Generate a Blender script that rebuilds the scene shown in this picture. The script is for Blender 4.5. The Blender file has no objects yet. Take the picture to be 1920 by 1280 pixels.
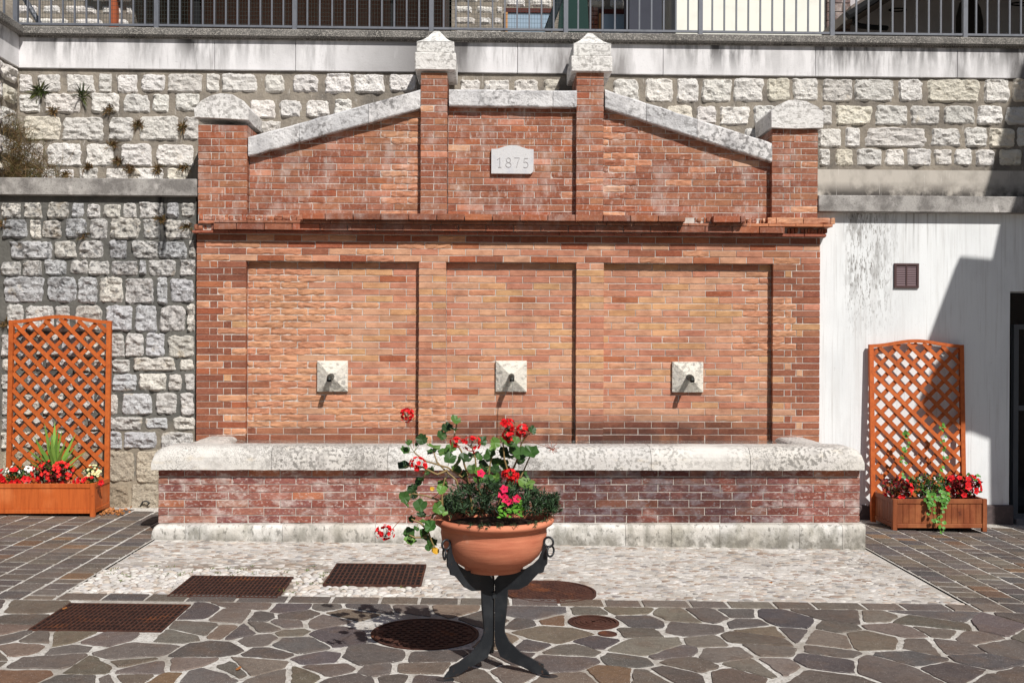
import bpy, math, random
from mathutils import Vector, Matrix, noise
R = random.Random(7)
sc = bpy.context.scene
COL = sc.collection

# ------------------------------------------------------------------ camera
F = 1950.0
TH, RO = math.radians(1.5), 0.004
CAM = Vector((0.0, -10.0, 1.66))
fwd = Vector((math.sin(TH), math.cos(TH), -0.0031)).normalized()
r0 = fwd.cross(Vector((0, 0, 1))).normalized()
u0 = r0.cross(fwd)
right = (math.cos(RO) * r0 + math.sin(RO) * u0)
up = (-math.sin(RO) * r0 + math.cos(RO) * u0)
cam = bpy.data.objects.new('camera', bpy.data.cameras.new('camera'))
COL.objects.link(cam)
m = Matrix((right, up, -fwd)).transposed().to_4x4()
m.translation = CAM
cam.matrix_world = m
cam.data.sensor_width = 36.0
cam.data.lens = F / 1920 * 36.0
cam.data.clip_start = 0.1
cam.data.clip_end = 2000
sc.camera = cam

# ------------------------------------------------------------------ sky, sun, exposure
SUN = Vector((0.48, -1.0, 1.06)).normalized()          # towards the sun
world = bpy.data.worlds.new('World'); sc.world = world; world.use_nodes = True
wn = world.node_tree
bg = wn.nodes['Background']
sky = wn.nodes.new('ShaderNodeTexSky'); sky.sky_type = 'NISHITA'; sky.sun_disc = False
sky.sun_elevation = math.asin(SUN.z); sky.sun_rotation = math.atan2(SUN.x, SUN.y)
wn.links.new(sky.outputs[0], bg.inputs[0]); bg.inputs[1].default_value = 0.05
sl = bpy.data.lights.new('sun', 'SUN'); sl.energy = 4.8; sl.angle = math.radians(0.5); sl.color = (1.0, 0.965, 0.91)
so = bpy.data.objects.new('sun', sl); COL.objects.link(so)
so.rotation_euler = SUN.to_track_quat('Z', 'Y').to_euler(); so.location = (3, -6, 12)
sc.view_settings.view_transform = 'Standard'; sc.view_settings.look = 'None'
sc.view_settings.exposure = 0.03; sc.view_settings.gamma = 1; sc.view_settings.use_curve_mapping = False

# ------------------------------------------------------------------ layout helpers
def ray(px, py):
    return fwd + right * ((px - 960) / F) + up * ((640 - py) / F)
def W(px, py, y=0.0):
    d = ray(px, py); t = (y - CAM.y) / d.y
    return CAM + d * t
def gz(x):
    return -0.015 * x - 0.025 - 0.02 * max(0.0, x - 3.0)
def G(px, py):
    d = ray(px, py); z = 0.0
    for _ in range(6):
        p = CAM + d * ((z - CAM.z) / d.z); z = gz(p.x)
    return Vector((p.x, p.y, z))
def X(px, y=0.0, py=640): return W(px, py, y).x
def Z(py, y=0.0, px=915): return W(px, py, y).z
def px_of(p):
    v = p - CAM; d = v.dot(fwd)
    return (960 + F * v.dot(right) / d, 640 - F * v.dot(up) / d)

def s2l(c):
    return tuple(((x / 255.0) / 12.92 if x <= 10 else (((x / 255.0) + 0.055) / 1.055) ** 2.4) for x in c)
def jit(c, a=0.1, r=R):
    k = 1 + r.uniform(-a, a)
    h = .008 if min(c) > .25 else a * .22
    return tuple(max(0.001, v * k * (1 + r.uniform(-h, h))) for v in c)

# ------------------------------------------------------------------ mesh builder
class MB:
    def __init__(s): s.v = []; s.f = []; s.c = []
    def add(s, vs, fs, tone=(.5, .5, .5)):
        n = len(s.v); s.v.extend(tuple(v) for v in vs); s.c.extend([tone] * len(vs))
        s.f.extend(tuple(i + n for i in f) for f in fs)
    def box(s, x0, x1, y0, y1, z0, z1, tone=(.5, .5, .5)):
        s.add([(x0, y0, z0), (x1, y0, z0), (x1, y1, z0), (x0, y1, z0), (x0, y0, z1), (x1, y0, z1), (x1, y1, z1), (x0, y1, z1)],
              [(0, 3, 2, 1), (4, 5, 6, 7), (0, 1, 5, 4), (1, 2, 6, 5), (2, 3, 7, 6), (3, 0, 4, 7)], tone)
    def bbox(s, x0, x1, y0, y1, z0, z1, b=.01, tone=(.5, .5, .5)):
        """box with bevelled edges"""
        x0, x1 = min(x0, x1), max(x0, x1); y0, y1 = min(y0, y1), max(y0, y1)
        vs = []; idx = {}
        for ix, x in enumerate((x0, x1)):
            for iy, y in enumerate((y0, y1)):
                for iz, z in enumerate((z0, z1)):
                    sx, sy, sz = (1 - 2 * ix) * b, (1 - 2 * iy) * b, (1 - 2 * iz) * b
                    for k, p in enumerate(((x, y + sy, z + sz), (x + sx, y, z + sz), (x + sx, y + sy, z))):
                        idx[(ix, iy, iz, k)] = len(vs); vs.append(p)
        I = lambda a, b_, c, k: idx[(a, b_, c, k)]
        fs = []
        for a in (0, 1):
            fs.append((I(a, 0, 0, 0), I(a, 1, 0, 0), I(a, 1, 1, 0), I(a, 0, 1, 0)))
            fs.append((I(0, a, 0, 1), I(1, a, 0, 1), I(1, a, 1, 1), I(0, a, 1, 1)))
            fs.append((I(0, 0, a, 2), I(1, 0, a, 2), I(1, 1, a, 2), I(0, 1, a, 2)))
        for a in (0, 1):
            for c in (0, 1):
                fs.append((I(0, a, c, 1), I(1, a, c, 1), I(1, a, c, 2), I(0, a, c, 2)))
                fs.append((I(a, 0, c, 0), I(a, 1, c, 0), I(a, 1, c, 2), I(a, 0, c, 2)))
                fs.append((I(a, c, 0, 0), I(a, c, 1, 0), I(a, c, 1, 1), I(a, c, 0, 1)))
        for a in (0, 1):
            for c in (0, 1):
                for e in (0, 1): fs.append((I(a, c, e, 0), I(a, c, e, 1), I(a, c, e, 2)))
        s.add(vs, fs, tone)
    def tube(s, pts, r, n=6, tone=(.5, .5, .5), cap=True):
        pts = [Vector(p) for p in pts]; rs = r if isinstance(r, (list, tuple)) else [r] * len(pts)
        vs = []; ref = None
        for i, p in enumerate(pts):
            t = (pts[min(i + 1, len(pts) - 1)] - pts[max(i - 1, 0)]).normalized()
            if ref is None: ref = t.orthogonal().normalized()
            ref = (ref - t * ref.dot(t))
            ref = ref.normalized() if ref.length > 1e-6 else t.orthogonal().normalized()
            b = t.cross(ref)
            for k in range(n):
                a = 2 * math.pi * k / n
                vs.append(p + (ref * math.cos(a) + b * math.sin(a)) * rs[i])
        fs = []
        for i in range(len(pts) - 1):
            for k in range(n):
                fs.append((i * n + k, i * n + (k + 1) % n, (i + 1) * n + (k + 1) % n, (i + 1) * n + k))
        if cap:
            fs.append(tuple(range(n - 1, -1, -1))); fs.append(tuple((len(pts) - 1) * n + k for k in range(n)))
        s.add(vs, fs, tone)
    def lathe(s, prof, c, n=48, tone=(.5, .5, .5), closed=False):
        vs = []; k = len(prof)
        for j in range(n):
            a = 2 * math.pi * j / n
            for r, z in prof: vs.append((c[0] + r * math.cos(a), c[1] + r * math.sin(a), c[2] + z))
        fs = []
        for j in range(n):
            j2 = (j + 1) % n
            for i in range(k - 1): fs.append((j * k + i, j2 * k + i, j2 * k + i + 1, j * k + i + 1))
        s.add(vs, fs, tone)
    def prism(s, poly, y0, y1, tone=(.5, .5, .5), ax='y'):
        n = len(poly)
        if ax == 'y': vs = [(a, y0, b) for a, b in poly] + [(a, y1, b) for a, b in poly]
        else: vs = [(a, b, y0(a) if callable(y0) else y0) for a, b in poly] + [(a, b, y1(a) if callable(y1) else y1) for a, b in poly]
        s.add(vs, [tuple(range(n)), tuple(range(2 * n - 1, n - 1, -1))] + [(i, i + n, (i + 1) % n + n, (i + 1) % n) for i in range(n)], tone)
    def torus(s, c, r, rr, ax1, ax2, n=20, m=8, tone=(.5, .5, .5)):
        c = Vector(c); ax1 = Vector(ax1).normalized(); ax2 = Vector(ax2).normalized(); nn = ax1.cross(ax2)
        vs = []
        for i in range(n):
            a = 2 * math.pi * i / n; d = ax1 * math.cos(a) + ax2 * math.sin(a)
            for j in range(m):
                b = 2 * math.pi * j / m
                vs.append(c + d * (r + rr * math.cos(b)) + nn * rr * math.sin(b))
        fs = [(i * m + j, ((i + 1) % n) * m + j, ((i + 1) % n) * m + (j + 1) % m, i * m + (j + 1) % m) for i in range(n) for j in range(m)]
        s.add(vs, fs, tone)
    def mesh(s, name, off=(0, 0, 0), smooth=False):
        me = bpy.data.meshes.new(name)
        me.from_pydata([(x - off[0], y - off[1], z - off[2]) for x, y, z in s.v], [], s.f)
        at = me.color_attributes.new('tone', 'FLOAT_COLOR', 'POINT')
        buf = []
        for c in s.c: buf.extend((c[0], c[1], c[2], 1.0))
        at.data.foreach_set('color', buf)
        if smooth: me.polygons.foreach_set('use_smooth', [True] * len(me.polygons))
        me.update()
        return me
    def build(s, name, mat, parent=None, smooth=False, kind=None, fix=True):
        off = parent_loc(parent) if parent else (0, 0, 0)
        me = s.mesh(name, off, smooth)
        if fix:
            import bmesh
            bm = bmesh.new(); bm.from_mesh(me); bmesh.ops.recalc_face_normals(bm, faces=bm.faces); bm.to_mesh(me); bm.free()
        me.materials.append(mat)
        o = bpy.data.objects.new(name, me); COL.objects.link(o)
        if parent: o.parent = parent
        if kind: o['kind'] = kind
        return o
LOC = {}
def parent_loc(o):
    p = Vector((0, 0, 0))
    while o is not None:
        p += Vector(o.location); o = o.parent
    return p
def tag(o, label=None, cat=None, group=None, kind=None):
    if label: o['label'] = label
    if cat: o['category'] = cat
    if group: o['group'] = group
    if kind: o['kind'] = kind
    return o
def root(name, loc, label, cat, group=None):
    o = bpy.data.objects.new(name, None); o.empty_display_size = .1; o.location = loc; COL.objects.link(o)
    return tag(o, label, cat, group)
def inst(name, me, loc, parent):
    o = bpy.data.objects.new(name, me); o.location = Vector(loc) - parent_loc(parent); o.parent = parent; COL.objects.link(o)
    return o

# ------------------------------------------------------------------ materials
def M(name, base='tone', rough=.85, layers=(), bump=None, metal=0.0, spec=.3, trans=0.0, sub=None, bump2=None):
    """layers: (scale, stretch xyz, lo, hi, colour or grey factor, amount, mode, masks)"""
    mt = bpy.data.materials.new(name); mt.use_nodes = True; nt = mt.node_tree; N = nt.nodes; L = nt.links
    p = N['Principled BSDF']; p.inputs['Roughness'].default_value = rough; p.inputs['Metallic'].default_value = metal
    p.inputs['Specular IOR Level'].default_value = spec
    if trans: p.inputs['Transmission Weight'].default_value = trans
    if base == 'tone':
        a = N.new('ShaderNodeAttribute'); a.attribute_name = 'tone'; cur = a.outputs['Color']
    else:
        a = N.new('ShaderNodeRGB'); a.outputs[0].default_value = (*base, 1); cur = a.outputs[0]
    geo = N.new('ShaderNodeNewGeometry'); pos = geo.outputs['Position']
    sep = N.new('ShaderNodeSeparateXYZ'); L.new(pos, sep.inputs[0])
    def noise_(scale, st, detail=5, rgh=.6):
        mp = N.new('ShaderNodeMapping'); mp.inputs['Scale'].default_value = st; L.new(pos, mp.inputs[0])
        n = N.new('ShaderNodeTexNoise'); n.inputs['Scale'].default_value = scale; n.inputs['Detail'].default_value = detail
        n.inputs['Roughness'].default_value = rgh; L.new(mp.outputs[0], n.inputs['Vector'])
        return n.outputs['Fac']
    for ly in layers:
        scale, st, lo, hi, col, amt, mode = ly[:7]; masks = ly[7] if len(ly) > 7 else ()
        mr = N.new('ShaderNodeMapRange'); mr.inputs['From Min'].default_value = lo; mr.inputs['From Max'].default_value = hi
        mr.inputs['To Max'].default_value = amt; L.new(noise_(scale, st), mr.inputs['Value']); fac = mr.outputs[0]
        for mk in masks:
            if mk[0] == 'N':
                k = N.new('ShaderNodeMapRange'); k.inputs['From Min'].default_value = mk[2]; k.inputs['From Max'].default_value = mk[3]
                L.new(noise_(mk[1], (1, 1, .25) if len(mk) < 5 else mk[4], 3), k.inputs['Value'])
                mu = N.new('ShaderNodeMath'); mu.operation = 'MULTIPLY'; L.new(fac, mu.inputs[0]); L.new(k.outputs[0], mu.inputs[1]); fac = mu.outputs[0]
                continue
            ax, a0, a1 = mk
            k = N.new('ShaderNodeMapRange'); k.inputs['From Min'].default_value = a0; k.inputs['From Max'].default_value = a1
            L.new(sep.outputs['XYZ'.index(ax)], k.inputs['Value'])
            mu = N.new('ShaderNodeMath'); mu.operation = 'MULTIPLY'; L.new(fac, mu.inputs[0]); L.new(k.outputs[0], mu.inputs[1]); fac = mu.outputs[0]
        mx = N.new('ShaderNodeMix'); mx.data_type = 'RGBA'; mx.blend_type = mode
        L.new(fac, mx.inputs['Factor']); L.new(cur, mx.inputs['A'])
        c = (col, col, col) if isinstance(col, (int, float)) else col
        mx.inputs['B'].default_value = (*c, 1); cur = mx.outputs['Result']
    L.new(cur, p.inputs['Base Color'])
    if bump:
        bsc, bst, bdist = bump[:3]; st = bump[3] if len(bump) > 3 else (1, 1, 1)
        b = N.new('ShaderNodeBump'); b.inputs['Strength'].default_value = bst; b.inputs['Distance'].default_value = bdist
        L.new(noise_(bsc, st, 7, .65), b.inputs['Height'])
        if bump2:
            b2 = N.new('ShaderNodeBump'); b2.inputs['Strength'].default_value = bump2[1]; b2.inputs['Distance'].default_value = bump2[2]
            L.new(noise_(bump2[0], (1, 1, 1), 4, .7), b2.inputs['Height']); L.new(b2.outputs[0], b.inputs['Normal'])
        L.new(b.outputs[0], p.inputs['Normal'])
    if sub:
        p.inputs['Subsurface Weight'].default_value = sub
        p.inputs['Subsurface Radius'].default_value = (.01, .01, .005)
    return mt
ONE = (1, 1, 1)
WHT = s2l((225, 215, 208))
m_brick = M('brick', 'tone', .78, [
    (9, (1, 1, 2.2), .40, .72, (.6, .52, .5), .8, 'MULTIPLY'),
    (48, (.35, 1, 2.5), .5, .68, (.62, .58, .56), .55, 'MULTIPLY'),
    (26, (1.6, 1, 3), .5, .72, s2l((205, 148, 116)), .3, 'MIX'),
    (3.1, (1.6, 1, 1.2), .52, .72, WHT, .38, 'MIX', (('Z', Z(455), Z(400)),)),
    (20, (2.2, 1, .8), .55, .75, WHT, .5, 'MIX', (('Z', Z(455), Z(380)),)),
    (6, (1.2, 1, 2), .5, .68, WHT, .5, 'MIX', (('Y', -.9, -1.1),)),
    (34, (1, 1, 1.5), .56, .7, WHT, .55, 'MIX', (('Y', -.9, -1.1),)),
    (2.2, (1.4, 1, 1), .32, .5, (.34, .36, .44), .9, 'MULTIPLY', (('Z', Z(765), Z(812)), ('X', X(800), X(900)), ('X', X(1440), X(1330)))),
    (130, ONE, .6, .72, (.4, .36, .35), .6, 'MULTIPLY'),
    (1.6, (1, 1, .7), .46, .66, (.72, .70, .70), .7, 'MULTIPLY'),
    ], bump=(55, .5, .004), bump2=(240, .4, .002))
m_mortar = M('mortar', s2l((200, 190, 181)), .95, [(7, ONE, .4, .7, s2l((150, 140, 132)), .7, 'MIX'), (40, ONE, .5, .7, s2l((230, 225, 220)), .6, 'MIX')], bump=(90, .6, .004))
m_cap = M('limestone', 'tone', .9, [
    (5, ONE, .45, .7, s2l((196, 192, 190)), .5, 'MIX'),
    (12, (1, 1, 3.5), .57, .64, s2l((128, 122, 116)), .6, 'MIX'),
    (60, ONE, .6, .7, s2l((130, 126, 120)), .6, 'MIX')], bump=(18, .8, .02), bump2=(90, .5, .006))
m_rim = M('rim_limestone', 'tone', .85, [
    (2.6, (1, 1, 1.5), .45, .6, s2l((205, 200, 196)), .6, 'MIX'),
    (42, (1, 1, 1.3), .5, .57, s2l((112, 108, 104)), .0, 'MIX'),
    (6, (1, 1, 2.2), .6, .75, s2l((205, 190, 165)), .5, 'MIX')], bump=(14, .5, .02), bump2=(70, .4, .006))
# lichen freckles on the rim: fine cells inside broad patches
def lichen(mt, sc_big, sc_fine, col, amt):
    nt = mt.node_tree; N = nt.nodes; L = nt.links; p = N['Principled BSDF']; cur = p.inputs['Base Color'].links[0].from_socket
    g = N.new('ShaderNodeNewGeometry')
    def nz(s, lo, hi):
        n = N.new('ShaderNodeTexNoise'); n.inputs['Scale'].default_value = s; n.inputs['Detail'].default_value = 4; L.new(g.outputs['Position'], n.inputs['Vector'])
        r = N.new('ShaderNodeMapRange'); r.inputs['From Min'].default_value = lo; r.inputs['From Max'].default_value = hi; L.new(n.outputs['Fac'], r.inputs['Value']); return r.outputs[0]
    mu = N.new('ShaderNodeMath'); mu.operation = 'MULTIPLY'; L.new(nz(sc_big, .44, .6), mu.inputs[0]); L.new(nz(sc_fine, .5, .58), mu.inputs[1])
    m2 = N.new('ShaderNodeMath'); m2.operation = 'MULTIPLY'; L.new(mu.outputs[0], m2.inputs[0]); m2.inputs[1].default_value = amt
    mx = N.new('ShaderNodeMix'); mx.data_type = 'RGBA'; L.new(m2.outputs[0], mx.inputs['Factor']); L.new(cur, mx.inputs['A']); mx.inputs['B'].default_value = (*col, 1)
    L.new(mx.outputs['Result'], p.inputs['Base Color'])
lichen(m_cap, 2.6, 30, s2l((136, 132, 128)), .6)
lichen(m_rim, 1.1, 38, s2l((118, 114, 109)), .8)
lichen(m_rim, 2.3, 8, s2l((160, 155, 150)), .55)
lichen(m_rim, 1.7, 95, s2l((96, 92, 88)), .6)
m_base = M('plinth_limestone', 'tone', .88, [(7, (1, 1, .35), .48, .66, s2l((128, 126, 116)), .85, 'MIX'), (2.5, ONE, .45, .65, s2l((176, 170, 156)), .6, 'MIX'),
    (34, (1, 1, .6), .56, .66, s2l((104, 102, 96)), .7, 'MIX'), (9, ONE, .35, .55, s2l((112, 108, 100)), .8, 'MIX', (('Z', .09, -.01),))], bump=(12, .6, .02), bump2=(70, .5, .006))
m_coping = M('coping_limestone', 'tone', .9, [
    (3.5, ONE, .45, .65, s2l((150, 148, 150)), .6, 'MIX'),
    (11, (1, 1, 1.5), .56, .64, s2l((84, 81, 81)), .7, 'MIX', (('N', 2.2, .4, .6, (1, 1, 1)),)),
    (50, ONE, .58, .7, s2l((90, 86, 84)), .6, 'MIX')], bump=(20, .9, .02), bump2=(90, .6, .006))
lichen(m_coping, 2.4, 24, s2l((112, 109, 108)), .75)
m_stone = M('rubble_stone', 'tone', .92, [
    (8, ONE, .56, .76, s2l((206, 200, 194)), .3, 'MIX'),
    (5, ONE, .63, .72, s2l((222, 200, 160)), .4, 'MIX'),
    (34, ONE, .6, .68, s2l((140, 130, 120)), .5, 'MIX')], bump=(20, .9, .06), bump2=(60, .8, .03))
m_stone_low = M('weathered_rubble_stone', 'tone', .92, [
    (3, ONE, .46, .62, s2l((150, 150, 153)), .6, 'MIX', (('Z', Z(620), Z(440)),)),
    (26, ONE, .5, .6, s2l((96, 96, 98)), .75, 'MIX', (('Z', Z(760), Z(480)),)),
    (6, ONE, .6, .72, s2l((205, 182, 146)), .5, 'MIX'),
    (5, (3, 1, .35), .38, .52, s2l((30, 30, 32)), .92, 'MIX', (('Z', Z(495), Z(470)), ('X', X(286), X(296)), ('X', X(322), X(308)))),
    (40, ONE, .58, .70, s2l((80, 76, 72)), .6, 'MIX')], bump=(20, .9, .06), bump2=(60, .8, .03))
m_rmortar = M('rubble_mortar', s2l((148, 139, 127)), .95, [(3, ONE, .4, .65, s2l((98, 93, 88)), .8, 'MIX'), (18, (2.5, 1, .5), .6, .7, s2l((205, 200, 192)), .5, 'MIX')], bump=(25, .8, .02), bump2=(120, .6, .006))
m_rmortar_low = M('grey_rubble_mortar', s2l((108, 106, 101)), .95, [(3, ONE, .4, .65, s2l((78, 78, 76)), .8, 'MIX'),
    (5, (3, 1, .35), .38, .52, s2l((30, 30, 32)), .9, 'MIX', (('Z', Z(495), Z(470)), ('X', X(286), X(296)), ('X', X(322), X(308)))),
    (2, ONE, .3, .5, s2l((190, 174, 150)), .6, 'MIX', (('Z', Z(780), Z(860)),))], bump=(25, .8, .02), bump2=(120, .6, .006))
m_band = M('stained_concrete', s2l((222, 220, 221)), .9, [
    (2.2, (1, 1, .9), .48, .68, s2l((178, 176, 175)), .4, 'MIX'),
    (4.5, (2.0, 1, .35), .42, .6, s2l((78, 76, 76)), .95, 'MIX', (('Z', Z(146, .6), Z(86, .6)), ('N', .9, .42, .6))),
    (14, (2.0, 1, .2), .5, .66, s2l((110, 106, 104)), .4, 'MIX', (('N', 1.7, .48, .62, (1, 1, 1)),)),
    (2.6, (1, 1, .25), .34, .52, s2l((92, 89, 88)), .85, 'MIX', (('X', X(600, .6), X(790, .6)), ('X', X(910, .6), X(860, .6)))),
    (2.6, (1, 1, .25), .40, .56, s2l((104, 100, 98)), .8, 'MIX', (('X', X(985, .6), X(1050, .6)), ('X', X(1300, .6), X(1150, .6)))),
    (3.2, (1.2, 1, .25), .46, .58, s2l((88, 85, 84)), .8, 'MIX', (('X', X(1640, .6), X(1900, .6)),)),
    (30, (1, 1, 3), .62, .7, s2l((150, 148, 146)), .5, 'MIX')], bump=(12, .3, .01), bump2=(120, .4, .004))
m_ledge = M('mottled_concrete', s2l((168, 164, 160)), .95, [
    (5, ONE, .42, .6, s2l((112, 108, 105)), .85, 'MIX'), (6, (1, 1, .6), .6, .68, s2l((205, 200, 196)), .7, 'MIX'),
    (90, ONE, .55, .7, s2l((60, 58, 56)), .6, 'MIX')], bump=(40, .6, .01), bump2=(150, .5, .005))
m_granite = M('rough_aggregate_concrete', s2l((120, 117, 113)), .95, [
    (4, ONE, .45, .65, s2l((70, 68, 66)), .8, 'MIX'), (110, ONE, .52, .6, s2l((190, 184, 176)), .8, 'MIX'), (140, (1, 1, 1.01), .58, .66, s2l((40, 38, 38)), .8, 'MIX')], bump=(130, 1, .01))
m_plaster = M('white_plaster', s2l((228, 230, 231)), .9, [
    (1.2, (1, 1, .6), .45, .7, s2l((200, 202, 204)), .6, 'MIX'),
    (6, (1.5, 1, .12), .5, .66, s2l((190, 188, 186)), .3, 'MIX'),
    (46, (1.2, 1, .03), .57, .70, s2l((166, 160, 154)), .3, 'MIX'),
    (34, (1.6, 1, .04), .54, .70, s2l((150, 146, 142)), .35, 'MIX', (('N', 1.3, .35, .6),)),
    (80, ONE, .66, .72, s2l((150, 146, 142)), .5, 'MIX'),
    (55, (1.5, 1, .35), .54, .62, s2l((128, 124, 120)), .9, 'MIX', (('X', X(1585), X(1600)), ('X', X(1700), X(1640)), ('Z', Z(640), Z(540)))),
    (9, (2.5, 1, .5), .5, .6, s2l((110, 106, 102)), .55, 'MIX', (('X', X(1580), X(1600)), ('X', X(1700), X(1640)), ('Z', Z(620), Z(480)))),
    (14, (2.0, 1, .08), .52, .7, s2l((120, 116, 112)), .7, 'MIX', (('Z', Z(500), Z(395)), ('N', 1.6, .42, .6))),
    (9, (1, 1, .5), .55, .7, s2l((165, 160, 155)), .7, 'MIX', (('Z', Z(890), Z(940)),))], bump=(60, .25, .004), bump2=(200, .3, .002))
m_strip = M('smooth_brown_concrete', s2l((184, 177, 168)), .95, [(5, (1, 1, .7), .45, .65, s2l((138, 132, 124)), .6, 'MIX'),
    (6, (1, 1, 1), .35, .55, s2l((60, 56, 54)), .9, 'MIX', (('Z', Z(335, .6), Z(358, .6)),)), (40, (3, 1, .1), .62, .7, s2l((215, 210, 205)), .6, 'MIX')], bump=(60, .3, .004))
m_plinthdark = M('dark_plinth_render', s2l((84, 74, 74)), .95, [(20, ONE, .5, .7, s2l((110, 98, 95)), .6, 'MIX')], bump=(60, .5, .006))
m_paver = M('porphyry', 'tone', .75, [
    (5, ONE, .48, .68, s2l((112, 92, 78)), .45, 'MIX'), (2.2, ONE, .45, .65, (.78, .76, .76), .8, 'MULTIPLY'), (30, ONE, .46, .66, (.66, .66, .68), .7, 'MULTIPLY'),
    (150, ONE, .5, .62, (.7, .7, .7), .6, 'MULTIPLY'), (210, ONE, .64, .67, s2l((235, 230, 224)), .8, 'MIX')], bump=(35, .5, .008), bump2=(180, .4, .002))
m_joint = M('pale_grout', s2l((212, 208, 202)), .95, [(5, ONE, .45, .66, s2l((166, 159, 150)), .85, 'MIX'), (60, ONE, .5, .64, s2l((128, 120, 111)), .7, 'MIX'), (1.6, ONE, .5, .62, s2l((140, 130, 118)), .6, 'MIX')], bump=(80, .7, .008))
m_ground = M('compacted_ground', s2l((130, 122, 112)), .95, [(3, ONE, .4, .65, s2l((104, 96, 88)), .7, 'MIX')], bump=(40, .6, .01))
m_pebble = M('pale_pebbles', 'tone', .85, [(1.8, ONE, .48, .66, (.74, .72, .70), .8, 'MULTIPLY'), (8, ONE, .52, .7, (.7, .68, .66), .6, 'MULTIPLY'), (30, ONE, .5, .7, s2l((176, 164, 152)), .5, 'MIX')], bump=(120, .5, .004))
m_cement = M('apron_cement', s2l((206, 201, 195)), .95, [(1.8, ONE, .48, .66, (.74, .72, .70), .8, 'MULTIPLY'), (5, ONE, .45, .62, s2l((172, 164, 154)), .7, 'MIX'),
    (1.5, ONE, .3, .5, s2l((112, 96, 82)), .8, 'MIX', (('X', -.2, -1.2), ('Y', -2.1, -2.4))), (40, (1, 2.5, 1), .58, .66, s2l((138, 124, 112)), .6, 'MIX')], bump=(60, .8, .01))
m_rust = M('rusty_iron', s2l((82, 52, 42)), .8, [(14, ONE, .45, .65, s2l((58, 36, 32)), .8, 'MIX'), (4, ONE, .58, .7, s2l((134, 78, 44)), .6, 'MIX'), (160, ONE, .66, .7, s2l((190, 176, 166)), .6, 'MIX')], bump=(60, .6, .004), metal=.2)
m_dark = M('dark_void_shade', s2l((22, 16, 15)), .95)  # near-black colour standing in for the shade inside openings
m_iron = M('black_painted_iron', s2l((31, 34, 38)), .45, [(9, ONE, .48, .7, s2l((56, 59, 62)), .6, 'MIX'), (30, ONE, .66, .72, s2l((104, 70, 48)), .6, 'MIX')], bump=(80, .3, .002), spec=.5)
m_steel = M('galvanised_grey_paint', s2l((106, 109, 117)), .55, [(20, (1, 1, .5), .5, .7, s2l((84, 86, 94)), .6, 'MIX')], spec=.5, metal=.15)
m_wire = M('dark_wire', s2l((52, 58, 56)), .6)
m_bronze = M('spout_metal', s2l((58, 60, 58)), .45, [(30, ONE, .5, .7, s2l((92, 100, 92)), .6, 'MIX')], metal=.4)
m_terra = M('terracotta', s2l((212, 134, 102)), .8, [(5, (1, 1, 3), .42, .68, s2l((186, 104, 76)), .6, 'MIX'), (3, (1, 1, 12), .5, .7, s2l((150, 78, 58)), .35, 'MIX'), (12, (1, 1, .8), .6, .75, s2l((214, 168, 146)), .4, 'MIX')], bump=(5, .25, .01, (1, 1, 18)), bump2=(160, .3, .0015))
m_wood = M('orange_stained_wood', 'tone', .6, [(8, (6, 6, .5), .42, .66, (.62, .5, .42), .55, 'MULTIPLY'), (7, ONE, .66, .72, (.35, .25, .2), .7, 'MULTIPLY'), (3, ONE, .5, .7, (1.0, .42, .16), .2, 'MIX')], bump=(12, .3, .003, (6, 6, .5)), spec=.35)
m_woodl = M('orange_lattice_wood', 'tone', .6, [(26, ONE, .42, .7, (.6, .5, .44), .7, 'MULTIPLY'), (3, ONE, .4, .7, (1.05, 1.25, 1.4), .6, 'MULTIPLY'), (50, ONE, .66, .72, (.4, .3, .25), .7, 'MULTIPLY')], bump=(50, .2, .002), spec=.35)
m_soil = M('potting_soil', s2l((52, 40, 32)), 1, [(60, ONE, .5, .6, s2l((88, 66, 50)), .7, 'MIX')], bump=(50, 1, .02))
m_leaf = M('leaf', 'tone', .5, [(40, ONE, .4, .7, (.7, .75, .6), .5, 'MULTIPLY')], spec=.35)
m_petal = M('petal', 'tone', .55, [(60, ONE, .5, .7, (.75, .6, .6), .5, 'MULTIPLY')], spec=.2)
m_dryleaf = M('dry_grass', 'tone', .8)
m_cream = M('cream_render', s2l((236, 236, 226)), .9, [(4, ONE, .5, .7, s2l((222, 220, 210)), .5, 'MIX')])
m_flat = M('painted_render', 'tone', .85, [(5, ONE, .45, .7, (.82, .82, .82), .5, 'MULTIPLY')], bump=(40, .2, .004))
m_glass = M('window_glass', s2l((150, 170, 188)), .15, spec=.8)
m_doorglass = M('dark_door_glass', s2l((18, 20, 24)), .1, spec=.8)
m_plaque = M('plaque_stone', s2l((204, 203, 204)), .9, [(8, ONE, .5, .68, s2l((182, 184, 194)), .6, 'MIX'), (50, ONE, .6, .7, s2l((150, 146, 144)), .5, 'MIX')], bump=(60, .5, .004))
m_groove = M('groove_shade_stone', s2l((170, 167, 168)), .95)  # darker grey imitates the shade in cut strokes
def water_mat(name, tint):
    mt = bpy.data.materials.new(name); mt.use_nodes = True; p = mt.node_tree.nodes['Principled BSDF']
    p.inputs['Base Color'].default_value = (*tint, 1); p.inputs['Roughness'].default_value = .04; p.inputs['Transmission Weight'].default_value = .9; p.inputs['IOR'].default_value = 1.33
    return mt
m_water = water_mat('water', (.75, .82, .8))

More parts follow.
